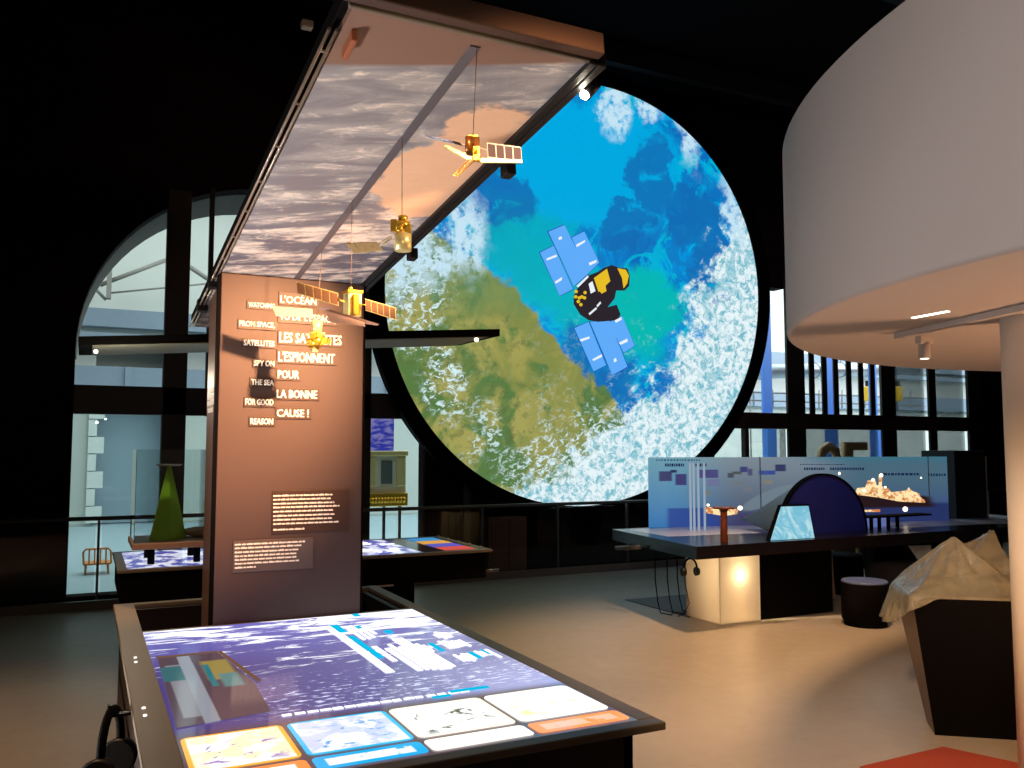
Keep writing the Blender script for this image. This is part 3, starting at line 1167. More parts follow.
# the framed map showing on the dark left part of the screen
m = MB()
mapcols = B('map_picture')
x, y, z = mapcols.sep(mapcols.pos())
c = mapcols.mix(mapcols.rect(x, y, .27, .36, 2.6, 3.24, .004), lin((96, 76, 88)), lin((150, 148, 156)))
c = mapcols.mix(mapcols.rect(x, y, .25, .335, 3.02, 3.22, .006), c, lin((64, 116, 122)))
c = mapcols.mix(mapcols.rect(x, y, .385, .475, 2.98, 3.25, .01), c, lin((166, 146, 76)))
c = mapcols.mix(mapcols.rect(x, y, .385, .405, 2.9, 3.2, .004), c, lin((40, 130, 140)))
c = mapcols.mix(mapcols.rect(x, y, .42, .48, 2.88, 3.05, .01), c, lin((96, 146, 146)))
c = mapcols.mix(mapcols.rect(x, y, .318, .36, 2.5, 3.36, .003), c, lin((160, 164, 176)))
m.prism([(.255, 3.40, ZT+.0004), (.245, 2.52, ZT+.0004), (.50, 2.56, ZT+.0004), (.51, 2.9, ZT+.0004), (.46, 3.38, ZT+.0004)], (0, 0, .0012))
m.build('map_inset', mapcols.emit(c, .8, .1), scr)
m = MB()
flat(m, .25, .46, 3.37, 3.39, 1)
m.prism([(.46, 3.38, ZT+.0016), (.475, 3.38, ZT+.0016), (.535, 2.9, ZT+.0016), (.52, 2.9, ZT+.0016)], (0, 0, .0012))
m.build('map_border', B('map_border_brown').emit(lin((132, 96, 70)), .8), scr)
# cards along the near edge
cards = [(.243, .500, (255, 236, 190), (255, 252, 240), (150, 130, 190), (250, 170, 50), (255, 140, 70)),
         (.513, .790, (196, 206, 240), (250, 250, 255), (90, 160, 210), (30, 180, 230), (20, 170, 230)),
         (.800, 1.085, (255, 255, 255), (255, 255, 250), (90, 92, 84), (250, 236, 220), (255, 252, 236)),
         (1.098, 1.385, (255, 255, 252), (255, 252, 240), (250, 232, 150), (255, 250, 236), (255, 150, 80))]
for i, (x0, x1, c1, c2, c3, ed, c4) in enumerate(cards):
    m = MB()
    flat(m, x0, x1, 2.155, 2.425, 0, .022)
    mt = card_pic('card_picture', (c1, c2, c3), i+1, x0, x1, 2.155, 2.425, ed)
    m.build('picture_card', mt, scr)
    m = MB()
    flat(m, x0, x1, 2.050, 2.135, 0, .016)
    bb = B('strip_picture')
    xx, yy, zz_ = bb.sep(bb.pos())
    inn = bb.rect(xx, yy, x0+.03, x1-.03, 2.068, 2.115, .004)*bb.smooth(.35, .45, bb.noise(bb.comb(xx, yy, float(i)), 20, 3))
    col = bb.mix(inn*(1. if i < 2 else .3), lin(c4), lin((255, 255, 250)))
    m.build('caption_strip', bb.emit(col, 1.2, .08), scr)
# glowing dots painted as lamp reflections, and a side knob on the left rim
for (px, py) in [(135.3, 658), (135.8, 662.5), (143.6, 708.5), (145, 716)]:
    p = onz(px, py, ZT)
    m = MB()
    m.cyl((p.x, p.y, ZT-.001), (p.x, p.y, ZT+.004), .006, .005, 12)
    m.build('button_or_glint', B('rim_glint').emit((1, .95, .9, 1), 1.5), t)

# text column
CX0, CX1, CYF = .512, 1.155, 3.908
zcan = lambda y: 2.607-.1134*(y-1.84)
t = thing('text_column', 'tall brown info column with white bilingual lettering standing in the table', 'info column', (.83, 4.15, .55))
COLUMN = t
m = MB()
m.box(CX0, CX1, CYF, CYF+.05, .60, zcan(CYF)-.004, .003)
m.build('front_panel', slab_m, t)
m = MB()
m.box(CX0-.012, CX0, CYF+.003, CYF+.06, .60, zcan(CYF)-.01)
m.box(CX1, CX1+.01, CYF+.003, CYF+.06, .60, zcan(CYF)-.01)
m.build('edge_trim', matte_black, t)
m = MB()
m.prism([(CX0+.01, CYF+.05, .58), (CX0+.01, CYF+.48, .58), (CX0+.01, CYF+.48, zcan(CYF+.48)-.008), (CX0+.01, CYF+.05, zcan(CYF+.05)-.008)], (CX1-CX0-.02, 0, 0))
m.build('core', slab_side, t)


def sl(px, py):
    p = onY(px, py, CYF)
    return p.x, p.z


def label_line(txt, px0, px1, pyt, pyb, big, mat=lettering):
    """one line of lettering on its own plate; px/py measured on the column's face"""
    x0, zt = sl(px0, pyt)
    x1, _ = sl(px1, pyt)
    _, zb = sl(px0, pyb)
    h = (zt-zb)
    m = MB()
    m.box(x0-.006, x1+.010, CYF-.006, CYF, zb-.008, zt+.007, .001)
    pl = m.build('text_plate', plate_brown, COLUMN)
    m = MB()
    for k in range(2):
        bm = text_mesh(txt, h-.001, x1-x0-.002*(1+big), .012 if big else .016, .003-.0002*k)
        bmesh.ops.translate(bm, vec=(x0+(.0016 if big else .0009)*k, CYF-.009-.0005*k, zb+.0005*k), verts=bm.verts)
        m._merge(bm)
    m.build('lettering', mat, pl)


zr = lambda zx, zy: (190+zx/4, 180+zy/4)
label_line("L'OCÉAN", 280, 317, 293.5, 303, 1)
label_line("VU DE L'ESPACE,", 279, 336, 312, 321, 1)
label_line('LES SATELLITES', 279, 342, 332, 342.5, 1)
label_line("L'ESPIONNENT", 278, 335, 351, 361.5, 1)
label_line('POUR', 277.5, 299.5, 370, 378.5, 1)
label_line('LA BONNE', 276.5, 317.5, 389.5, 398, 1)
label_line('CAUSE !', 276.5, 309, 409, 417, 1)
label_line('WATCHING', 248, 275, 302, 307, 0)
label_line('FROM SPACE,', 239, 275, 320.5, 327, 0)
label_line('SATELLITES', 243.5, 274.5, 339.5, 345.5, 0)
label_line('SPY ON', 254, 274.5, 360, 366, 0)
label_line('THE SEA', 251, 274, 379, 385, 0)
label_line('FOR GOOD', 245, 273.5, 398.5, 405, 0)
label_line('REASON', 250, 273, 418, 424.5, 0)


def paragraph(px0, pyt, px1, pyb, lines, lx0, mat, plate, tmat):
    x0, zt = sl(px0, pyt)
    x1, _ = sl(px1, pyt)
    _, zb = sl(px0, pyb)
    m = MB()
    m.box(x0, x1, CYF-.005, CYF, zb, zt, .001)
    pl = m.build('text_plate', plate, COLUMN)
    m = MB()
    r = random.Random(int(px0))
    for (pyy, lx1) in lines:
        xa, z = sl(lx0, pyy)
        xb, _ = sl(lx1, pyy)
        while xa < xb-.006:
            w = min(r.uniform(.010, .034), xb-xa)
            # a word: a row of little upright strokes joined by a bar
            m.box(xa, xa+w, CYF-.008, CYF-.005, z-.0035, z+.0028)
            q = xa+.002
            while q < xa+w-.002:
                if r.random() < .35:
                    m.box(q, q+.0016, CYF-.008, CYF-.005, z+.0028, z+.0055)
                q += .0042
            xa += w+.0035
    m.build('small_print', tmat, pl)


paragraph(272, 491, 349, 534, [(495.8, 332), (499.7, 331), (503.8, 334), (507.5, 339), (511.7, 332.5), (516, 334), (520, 331.5), (524, 338), (529.8, 304)], 273, None, plate_brown, lettering)
paragraph(233, 541, 313, 573, [(544.6, 304.5), (548.3, 301), (552.4, 299), (556.3, 296), (560, 298), (563.8, 298.5), (567.8, 255.5)], 234.5, None, plate_grey, lettering)
# lettering on the column's side face
m = MB()
for (y0, y1, z0) in [(4.14, 4.30, 1.86), (4.10, 4.34, 1.80), (4.16, 4.32, 1.765)]:
    q = y0
    while q < y1:
        m.box(CX0+.006, CX0+.0101, q, q+.022, z0, z0+.022)
        q += .028
m.build('side_lettering', lettering, t)

# canopy, tilted: local x across, local y down the slope towards the far end, local z out of the top
al = math.atan(.1134)
ey = Vector((0, math.cos(al), -math.sin(al)))
CM = Matrix((Vector((1, 0, 0)), ey, Vector((1, 0, 0)).cross(ey))).transposed().to_4x4()
CM.translation = Vector((.84, 1.862, 2.6045))
t = thing('canopy', 'tilted canopy over the touch table, underside printed with clouds from space', 'canopy', mat=CM)
CAN = t
cw0, cw1, cl = -.325, .300, 3.08
m = MB()
m.box(cw0, cw1, 0, cl, 0, .02)
m.build('printed_underside', canopy_mat(), t, local=True)
m = MB()
m.box(cw0-.02, cw1+.045, -.02, cl+.02, .02, .07, .004)
m.build('roof_panel', matte_black, t, local=True)
m = MB()
m.box(cw0-.012, cw1+.012, -.014, 0, -.006, .03, .004)
m.build('end_rail', rim_m, t, local=True)
m = MB()
m.box(cw0-.03, .325, -.050, -.015, .0, .060, .005)
m.build('fascia', simple('fascia_brown', (74, 52, 42), .5), t, local=True)
m = MB()
for xx in (cw1+.008, cw1+.036):
    m.box(xx-.008, xx+.016, -.014, cl, -.012, .022, .003)
m.build('side_rail', black, t, local=True)
m = MB()
for xx in (cw0-.010, cw0-.028):
    m.cyl((xx, .10, .0), (xx, cl, .0), .0045, .0045, 10)
for k in range(11):
    yy = .2+k*.28
    m.cyl((cw0-.006, yy, 0), (cw0-.032, yy, 0), .004, .004, 8)
m.build('side_rail', simple('light_rail', (150, 134, 122), .35, .4), t, local=True)
m = MB()
m.box(-.014, .012, .04, cl-.6, -.004, .001)
m.build('hanging_track', simple('track_grey', (92, 88, 94), .5), t, local=True)
m = MB()
m.box(cw0+.02, cw0+.035, .08, .17, -.03, -.0, .003)
m.build('corner_bracket', simple('copper_bracket', (150, 84, 52), .5), t, local=True)
# left clamps
for yy in (2.2, 2.62):
    m = MB()
    m.box(cw0-.04, cw0+.01, yy, yy+.05, -.03, .03, .004)
    m.build('clamp', black, t, local=True)

for (px, py) in [(508, 163), (412, 249)]:
    d = ray(px, py)
    P_ = CM.translation
    nz_ = Vector((0, math.sin(al), math.cos(al)))
    w = CAM+d*((P_-CAM).dot(nz_)/d.dot(nz_))
    lo = CM.inverted() @ w
    m = MB()
    m.box(lo.x-.016, lo.x+.02, lo.y-.02, lo.y+.03, -.045, .0, .004)
    m.build('rail_clamp', black, CAN, local=True)
# little lamp at the canopy's corner
LP = Vector((1.205, 1.985, 2.575))
t = thing('spotlight', 'small bright warm spotlight clipped to the canopy corner', 'lamp', LP)
d = (Vector((.66, 3.9, 1.72))-LP).normalized()
m = MB()
m.cyl(LP-d*.05, LP-d*.002, .017, .020, 16)
m.cyl(LP-d*.03, LP-d*.03+Vector((0, 0, .05)), .006, .006, 8)
m.build('lamp_housing', black, t)
m = MB()
m.ball(LP+Vector((-.004, -.012, -.004)), .0145, 16)
m.build('bulb', B('hot_bulb').emit((1, .9, .7, 1), 60), t)


# ------------------------------------------------------------------ satellites
def extr(D, th):
    return FH*th


def array(parent, quad, n, D0, D1, frame_mat, cellm, th=.003, gap=.10):
    """solar array: quad pixel corners TL,TR,BR,BL; D0,D1 depth at left and right"""
    Q = [atd(*quad[0], D0), atd(*quad[1], D1), atd(*quad[2], D1), atd(*quad[3], D0)]
    m = MB()
    m.prism(Q, FH*th)
    fr = m.build('solar_array', frame_mat, parent)
    for i in range(n):
        a0, a1 = (i+gap/2)/n, (i+1-gap/2)/n
        def P(u, v):
            top = Q[0].lerp(Q[1], u)
            bot = Q[3].lerp(Q[2], u)
            return top.lerp(bot, v)
        m = MB()
        m.prism([P(a0, .07)-FH*.0012, P(a1, .07)-FH*.0012, P(a1, .93)-FH*.0012, P(a0, .93)-FH*.0012], FH*(th+.0024))
        m.build('solar_panel', cellm, fr)
    return fr


def wire(parent, top, bot, r=.0012):
    m = MB()
    m.cyl(top, bot, r, r, 6)
    m.build('hanging_wire', wire_m, parent)


def cbox(m, px0, px1, py0, py1, D, dep, bev=0., yaw=0.):
    """box spanning the pixel rectangle at depth D, dep deep, turned to face the viewer with an added yaw"""
    a, c = atd(px0, py0, D), atd(px1, py1, D)
    cx_ = (a+c)/2
    w = (c-a).dot(RT)
    h = abs(a.z-c.z)
    T = Matrix.Translation(cx_+FH*(dep/2)) @ Matrix.Rotation(-PSI+yaw, 4, 'Z')
    if yaw:
        w = w/(abs(math.cos(yaw))+abs(math.sin(yaw))*dep/max(w, 1e-4)*.6)
    m.box(-w/2, w/2, -dep/2, dep/2, -h/2, h/2, bev, T)


def ccyl(m, px, py0, py1, rpx, D, rpx1=None, seg=16):
    a, c = atd(px, py0, D), atd(px, py1, D)
    m.cyl(c, a, rpx*D/F, (rpx if rpx1 is None else rpx1)*D/F, seg)


def sat_root(label, top, px, py):
    return thing('satellite_model', label, 'satellite model', top, 0, 'satellite models hanging under the canopy')


# 1: nearest, dark-and-gold body, two arrays and a forked boom
D = 2.075
top = Vector((.843, 1.90, 2.599))
t = sat_root('dark gold hanging satellite model with forked boom, nearest the canopy\'s raised end', top, 472, 150)
wire(t, top, atd(473, 136, D))
m = MB()
cbox(m, 466, 479, 136, 152, D, .03, .003, .25)
ccyl(m, 469.5, 152, 137, 4.5, D-.005)
m.build('body', darkgold, t)
m = MB()
cbox(m, 473, 480, 146, 160, D-.012, .012, .001)
m.ball(atd(475, 151, D-.014), .007, 10)
cbox(m, 468, 478, 134.5, 136.5, D, .02, .001)
m.build('gold_foil', gold, t)
array(t, [(487, 142.5), (521, 147), (522, 162), (488, 157.5)], 4, D, D+.02, silver, cell_dark)
array(t, [(422, 133.5), (460, 142.5), (463, 146), (428, 138)], 4, D+.05, D, silver, cell_dark)
m = MB()
m.cyl(atd(462, 144.5, D), atd(487, 150, D), .0015, .0015, 6)
m.build('array_strut', silver, t)
m = MB()
m.prism([atd(444, 146, D), atd(447, 145, D), atd(472, 157, D), atd(470, 161, D)], FH*.012)
m.prism([atd(476, 158, D), atd(522, 159.5, D), atd(522, 162.5, D), atd(476, 162, D)], FH*.008)
m.build('boom', gold2, t)
m = MB()
for s_ in (0, 1):
    m.cyl(atd(454+3*s_, 175+1*s_, D-.05), atd(469+5*s_, 159.5+1.5*s_, D), .0016, .0016, 6)
for k in range(6):
    u = k/5
    m.cyl(atd(454+15*u, 175-15.5*u, D-.05+.05*u), atd(457+17*u, 176-15*u, D-.05+.05*u), .0013, .0013, 6)
m.build('lattice_boom', gold, t)

# 2: stacked gold cylinder body with one array to the left
D = 2.56
top = Vector((.832, 2.434, 2.539))
t = sat_root('hanging satellite model with stacked bright gold body and one pale array', top, 401, 235)
wire(t, top, atd(402, 217, D))
m = MB()
ccyl(m, 403, 251, 234, 8.6, D)
ccyl(m, 402.5, 234, 230, 6.5, D)
m.build('lower_body', gold2, t)
m = MB()
ccyl(m, 402.5, 230, 222, 7.6, D)
ccyl(m, 403, 222, 216, 4.8, D)
cbox(m, 390.5, 397, 219, 231, D-.01, .02, .002)
cbox(m, 405, 411, 224, 232, D-.02, .02, .002)
m.ball(atd(400, 229, D-.022), .011, 12)
m.build('upper_body', gold, t)
array(t, [(345, 243), (377, 241.5), (383, 250), (354, 253.5)], 4, D+.02, D, gold2, simple('pale_cells', (226, 190, 140), .4, .2), gap=.08)
m = MB()
m.cyl(atd(380, 246, D), atd(392, 238, D), .0018, .0018, 6)
m.cyl(atd(379, 243, D), atd(391, 236, D), .0018, .0018, 6)
m.build('array_strut', gold2, t)

# 3: box body, two long framed arrays and a white sail
D = 3.02
top = Vector((.823, 2.948, 2.481))
t = sat_root('hanging satellite model with box body and two long brown arrays over a white sail', top, 350, 300)
wire(t, top, atd(351, 290, D))
m = MB()
cbox(m, 343, 359, 291, 316, D, .055, .003, .55)
m.build('body', gold2, t)
m = MB()
cbox(m, 341.5, 360, 289.5, 292.5, D-.004, .062, .001, .55)
m.ball(atd(350.5, 289, D+.02), .008, 10)
cbox(m, 353, 358.5, 294, 314, D-.008, .01, .001, .55)
m.build('gold_foil', gold, t)
array(t, [(296.5, 281.5), (338, 293), (338.5, 306), (297.5, 293.5)], 5, D-.02, D, gold2, cell_brown, gap=.14)
array(t, [(365, 298.5), (395.5, 307.5), (396, 320), (365.5, 310.5)], 5, D, D+.02, gold2, cell_brown, gap=.14)
m = MB()
m.cyl(atd(338, 299, D), atd(345, 302, D), .003, .003, 8)
m.cyl(atd(358, 304, D), atd(366, 305, D), .002, .002, 8)
m.build('array_strut', gold, t)
m = MB()
m.prism([atd(319, 308, D-.06), atd(325, 307.5, D-.06), atd(379, 324, D+.02), atd(377, 325.5, D+.02), atd(362, 323, D)], FH*.006)
m.prism([atd(326, 311, D-.05), atd(364, 322, D), atd(365, 326.5, D-.01), atd(331, 322.5, D-.08), atd(328, 319, D-.08)], FH*.005)
m.build('sail', pinkwhite, t)

# 4: knobbly gold body, pink panel above
D = 3.62
top = Vector((.852, 3.50, 2.418))
t = sat_root('hanging satellite model with knobbly bright gold body and pinkish panel, nearest the text column', top, 317, 335)
wire(t, top, atd(317, 320, D-.1))
D -= .1
m = MB()
ccyl(m, 317, 333, 321, 5.8, D, 4.6)
ccyl(m, 317, 336, 333, 8, D)
m.build('upper_body', gold2, t)
m = MB()
ccyl(m, 317, 346, 336, 7, D)
rr = random.Random(11)
for k in range(16):
    a = rr.uniform(0, 2*PI)
    px = 317+10*math.cos(a)*rr.uniform(.4, 1)
    py = 341+6.5*math.sin(a)
    r = rr.uniform(.008, .015)
    if k % 2:
        m.ball(atd(px, py, D-.02+rr.uniform(-.01, .03)), r, 8)
    else:
        cbox(m, px-2.6, px+2.6, py-2.6, py+2.6, D-.03+rr.uniform(-.01, .03), .02, .001, rr.uniform(-.6, .6))
m.build('instrument_cluster', gold, t)
m = MB()
ccyl(m, 315, 352, 346, 2.4, D, 3.5)
m.build('nozzle', gold2, t)
m = MB()
m.prism([atd(272, 306, D), atd(312, 309, D), atd(313, 317.5, D-.02), atd(276, 316, D-.02)], FH*.006)
m.cyl(atd(311, 313, D-.01), atd(317, 322, D), .002, .002, 6)
m.build('panel', pinkwhite, t)

# headset on the near table's left side
def headset(name_label, base, axis, s=1.):
    """base: hook point; hangs down; axis: unit vector across the headband"""
    t = thing('headphones', name_label, 'headphones', base)
    axis = Vector(axis).normalized()
    z = Vector((0, 0, 1))
    m = MB()
    pts = []
    for i in range(13):
        a = PI*i/12
        pts.append(base+axis*(.075*s*math.cos(a))-z*(.10*s-.10*s*math.sin(a)))
    m.tube(pts, .011*s, 8)
    m.build('headband', matte_black, t)
    for sg in (-1, 1):
        c = base+axis*(.075*s*sg)-z*(.135*s)
        m = MB()
        m.cyl(c-axis*.022*s, c+axis*.022*s, .046*s, .040*s, 20, .006*s)
        m.build('ear_cup', black, t)
    m = MB()
    p = base-axis*.075*s-z*.16*s
    m.tube([p, p-z*.12+axis*.02, p-z*.25+axis*.05, p-z*.34-axis*.0, p-z*.36-axis*.06], .0035, 6)
    m.build('cable', matte_black, t)
    return t


hb = onz(114, 706, .80)
hb = Vector((X0-.05, 2.80, .845))
headset('black headphones hanging on the left side of the near touch table', hb, (.35, 1, 0), 1.15)
t = thing('hook', 'small black hook on the left side of the near table holding headphones', 'hook', (X0, hb.y, .8))
m = MB()
m.box(X0-.055, X0+.032, hb.y-.012, hb.y+.012, .826, .834)
m.box(X0-.063, X0-.055, hb.y-.012, hb.y+.012, .826, .86)
m.build('hook_arm', black, t)

# ================================================================== second station behind the column
t = thing('exhibit_table', 'farther exhibit table with glowing screen behind the text column', 'table', (1.47, 6.4, 0))
BX0, BX1, BY0, BY1 = .20, 2.74, 5.86, 6.93
m = MB()
m.box(BX0, BX1, BY0, BY0+.05, ZT-.02, ZT, .004)
m.box(BX0, BX1, BY1-.05, BY1, ZT-.02, ZT, .004)
m.box(BX0, BX0+.06, BY0+.05, BY1-.05, ZT-.02, ZT, .004)
m.box(BX1-.06, BX1, BY0+.05, BY1-.05, ZT-.02, ZT, .004)
m.build('rim', rim_m, t)
m = MB()
m.box(BX0+.02, BX1-.04, BY0+.03, BY1-.03, .64, ZT-.02, .004)
m.build('table_body', matte_black, t)
m = MB()
m.box(BX0+.3, BX1-.5, BY0+.3, BY1-.3, 0, .64, .01)
m.build('pedestal', matte_black, t)
m = MB()
m.box(BX0+.06, BX1-.06, BY0+.05, BY1-.05, ZT-.02, ZT-.002)
sc2 = m.build('touch_screen', station_pic(), t)
m = MB()
rr = random.Random(5)
for k in range(13):
    xx = 1.62+rr.uniform(0, .5)
    yy = 5.96+rr.uniform(0, .85)
    m.box(xx, xx+rr.uniform(.03, .12), yy, yy+rr.uniform(.03, .16), ZT, ZT+.001)
m.build('white_caption', WH, sc2)
for (c, ya_, yb_) in [((70, 150, 210), 6.62, 6.84), ((232, 170, 80), 6.40, 6.60), ((100, 96, 200), 6.18, 6.38), ((220, 90, 80), 5.96, 6.16)]:
    m = MB()
    m.box(2.40, 2.64, ya_, yb_, ZT, ZT+.0012)
    m.build('colour_card', B('card_colour').emit(lin(c), .9), sc2)
for k in range(5):
    m = MB()
    yy = 5.98+k*.22
    m.cyl((2.70, yy, ZT-.001), (2.70, yy, ZT+.012), .012, .008, 10)
    m.build('button_or_glint', simple('button_metal', (200, 196, 190), .3, .5), t)
m = MB()
m.cyl((BX1-.03, 5.95, .68), (BX1+.09, 5.95, .68), .012, .012, 8)
m.build('side_peg', rail_m, t)
m = MB()
m.box(BX0+.1, BX1-.7, BY0+.2, BY0+.26, .60, .63)
m.build('lower_rail', simple('lilac_rail', (170, 160, 180), .3, .6), t)

t = thing('canopy', 'farther narrow canopy seen edge-on on both sides of the text column', 'canopy', (1.4, 6.3, 2.3))
m = MB()
zc = lambda x: 2.238+(x+.05)*(2.462-2.238)/2.891
A = [(-.06, 5.95), (2.84, 5.95), (2.78, 6.62), (-.06, 6.62)]
m.prism([(x, y, zc(x)) for x, y in A], (0, 0, .055))
m.build('roof_panel', matte_black, t)
m = MB()
m.prism([(x, y, zc(x)-.006) for x, y in [(0.02, 5.97), (2.74, 5.97), (2.72, 6.58), (0.02, 6.58)]], (0, 0, .006))
b = B('canopy_print_grey_green')
b.link(b.bsdf.inputs['Base Color'], b.mix(b.noise(b.pos(), 4, 5), lin((90, 98, 92)), lin((128, 122, 104))))
m.build('printed_underside', b.mat, t)
m = MB()
m.box(1.20, 1.60, 6.25, 6.33, .853, zc(1.2)-.007)
m.build('support_column', matte_black, t)
m = MB()
lp = Vector((2.66, 5.99, zc(2.66)-.02))
m.ball(lp, .018, 10)
m.build('lamp_bulb', B('small_lamp').emit((1, .85, .7, 1), 3), t)
m = MB()
m.ball((.04, 5.98, zc(.04)-.04), .014, 10)
m.build('lamp_bulb', B('small_lamp').emit((1, .9, .8, 1), 3), t)

# glass case with green cone on a small stand on the far table
px_ = lambda x, y, Y: onY(x, y, Y)
Yc = 6.25
x0, x1 = onY(132, 540, 6.0).x, onY(208, 540, 6.0).x
t = thing('display_stand', 'low wooden stand on black feet on the farther table', 'stand', ((x0+x1)/2, 6.2, .85))
m = MB()
m.box(x0, x1+.05, 5.98, 6.55, .955, .995, .006)
m.build('board', simple('pale_wood', (186, 140, 112), .5, var=.1), t)
for (xx, yy) in [(x0+.12, 6.08), (x0+.40, 6.08), (x0+.12, 6.45), (x0+.40, 6.45)]:
    m = MB()
    m.cyl((xx, yy, .851), (xx, yy, .956), .022, .022, 12)
    m.build('foot', matte_black, t)
t = thing('glass_case', 'clear glass display case over the green cone model', 'display case', ((x0+x1)/2, 6.25, .995))
zc1 = onY(135, 450, 6.0).z
e = .012
for (a_, b_, c_, d_) in [(x0+.01, x1, 6.0, 6.004), (x0+.01, x1, 6.50, 6.504), (x0+.01, x0+.014, 6.004, 6.50), (x1-.004, x1, 6.004, 6.50)]:
    m = MB()
    m.box(a_, b_, c_, d_, .996, zc1)
    m.build('glass_side', case_glass, t)
m = MB()
m.box(x0+.01, x1, 6.0, 6.504, zc1, zc1+.004)
m.build('glass_top', case_glass, t)
m = MB()
for (xx, yy) in [(x1-.002, 6.002)]:
    m.box(xx-.007, xx+.007, yy-.003, yy+.004, .996, zc1)
m.build('edge_strip', simple('pale_edge', (200, 206, 210), .3), t)
t = thing('cone_model', 'green pyramid-like cone model with flat disc on top inside glass case', 'model', (onY(168, 530, 6.25).x, 6.25, .995))
cxg = onY(167.5, 530, 6.25).x
ztop_ = onY(168, 466, 6.25).z
m = MB()
for (w, dd, z0, z1, tw) in [(.12, .10, .996, ztop_, 0)]:
    a = [(cxg-w, 6.25-dd, z0), (cxg+.01, 6.25-dd*1.2, z0), (cxg+w, 6.25-.02, z0), (cxg+w*.5, 6.25+dd, z0), (cxg-w*.7, 6.25+dd, z0)]
    s_ = .10
    c_ = [((x-cxg)*s_+cxg, (y-6.25)*s_+6.25, z1) for x, y, z in a]
    m.loft(a, c_)
m.build('cone', green_m, t)
m = MB()
m.cyl((cxg, 6.25, ztop_), (cxg, 6.25, ztop_+.012), .07, .085, 24)
m.build('disc', silver, t)
t2 = MB()
t2.ball((cxg+.20, 6.30, 1.03), (.10, .12, .032), 16)
tag(t2.build('rock_model', simple('pale_rock', (196, 160, 130), .7)), 'pale rounded mound beside the green cone in the glass case', 'model')

# ================================================================== white drum overhead, right
DX, DY, DR = 6.123, 1.418, 3.405
SZ, TZ = 2.25, 3.36
m = MB()
prof = []
fil = .025
for k in range(7):
    a = PI/2*k/6
    prof.append((DR-fil+fil*math.sin(a), SZ+fil-fil*math.cos(a)))
prof += [(DR, TZ-.02), (DR-.02, TZ), (DR-.12, TZ)]
seg = 160
rings = []
for r, z in prof:
    rings.append([m.bm.verts.new((DX+r*math.cos(2*PI*i/seg), DY+r*math.sin(2*PI*i/seg), z)) for i in range(seg)])
for a, b_ in zip(rings, rings[1:]):
    for i in range(seg):
        f = m.bm.faces.new((a[i], a[(i+1) % seg], b_[(i+1) % seg], b_[i]))
        f.smooth = True
m.bm.faces.new(rings[0][::-1])
m.bm.faces.new(rings[-1])
t = thing('hanging_drum', 'huge white round ceiling drum overhanging the right side', 'ceiling drum', (DX, DY, SZ))
m.build('drum_shell', drum_m, t)
# recessed slot light, on the underside
a, c = onz(913, 317.5, SZ), onz(948, 311, SZ)
d = (c-a).normalized()
nn = Vector((-d.y, d.x, 0))
m = MB()
m.prism([a-nn*.012, c-nn*.012, c+nn*.012, a+nn*.012], (0, 0, .004))
for v in m.bm.verts:
    v.co.z -= .004
m.build('slot_light', B('slot_glow').emit((1, .86, .70, 1), 5), t)
# track with adjustable spotlight under the drum
tr0, tr1 = onz(897, 333, SZ), onz(1060, 296, SZ)
t = thing('track_light', 'white track with small cylindrical spotlight under the round drum', 'lamp', tr0)
m = MB()
d = (tr1-tr0).normalized()
nn = Vector((-d.y, d.x, 0))
m.prism([p+Vector((0, 0, -.032)) for p in (tr0-nn*.02, tr1-nn*.02, tr1+nn*.02, tr0+nn*.02)], (0, 0, .03))
m.build('track', drum_m, t)
s0 = onz(924, 338, SZ-.04)
m = MB()
m.box(s0.x-.05, s0.x+.05, s0.y-.02, s0.y+.02, SZ-.075, SZ-.03, .004)
m.cyl(s0+Vector((0, 0, -.03)), s0+Vector((0, 0, -.115)), .030, .032, 20, .003)
m.build('spot_head', drum_m, t)
m = MB()
m.cyl(s0+Vector((0, 0, -.1148)), s0+Vector((0, 0, -.1165)), .022, .022, 20)
m.build('lens', B('lens_glow').emit((1, .9, .8, 1), 5), t)
# column
cc = RT*2.60+FH*4.25
t = thing('column', 'round white column rising to the drum at the right edge', 'column', (cc.x, cc.y, 0))
m = MB()
m.cyl((cc.x, cc.y, 0), (cc.x, cc.y, SZ), .15, .15, 48)
m.build('shaft', white_paint, t)

# ================================================================== kiosk with plastic sheet
A = onz(912, 597, .80)
dirF = Vector((.79, -.613, 0))
Bp = A+dirF*.60
Lb = onz(893, 583, .80)
back = Vector((.613, .79, 0))
topP = [A, Bp, Bp+back*.95+dirF*.1, Lb+dirF*.95+back*.50, Lb+back*.30+dirF*.25, Lb]
topP = [Vector((p.x, p.y, .80)) for p in topP]
cen = sum(topP, Vector())/len(topP)
shift = Vector((.11, .09, 0))
botP = []
for p in topP:
    q = cen+(p-cen)*.80+shift
    botP.append(Vector((q.x, q.y, 0)))
kd0 = onz(935, 735, 0)
kd1 = onz(1013, 740, 0)
botP[0] = kd0
botP[1] = kd0+(kd1-kd0).normalized()*.42
botP[5] = onz(927, 722, 0)
t = thing('faceted_kiosk', 'dark faceted tapering kiosk beside the white column, covered with plastic', 'kiosk', (cen.x, cen.y, 0))
m = MB()
m.loft(botP, topP)
for f in m.bm.faces:
    pass
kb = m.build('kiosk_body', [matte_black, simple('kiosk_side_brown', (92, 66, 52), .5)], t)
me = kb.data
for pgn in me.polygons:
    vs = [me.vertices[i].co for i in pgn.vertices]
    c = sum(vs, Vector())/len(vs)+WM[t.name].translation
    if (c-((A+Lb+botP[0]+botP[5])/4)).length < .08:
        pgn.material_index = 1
# sheet as a draped height field
sheet = MB()
P1 = atd(953, 536, 5.02)
P2 = atd(993, 528, 5.32)


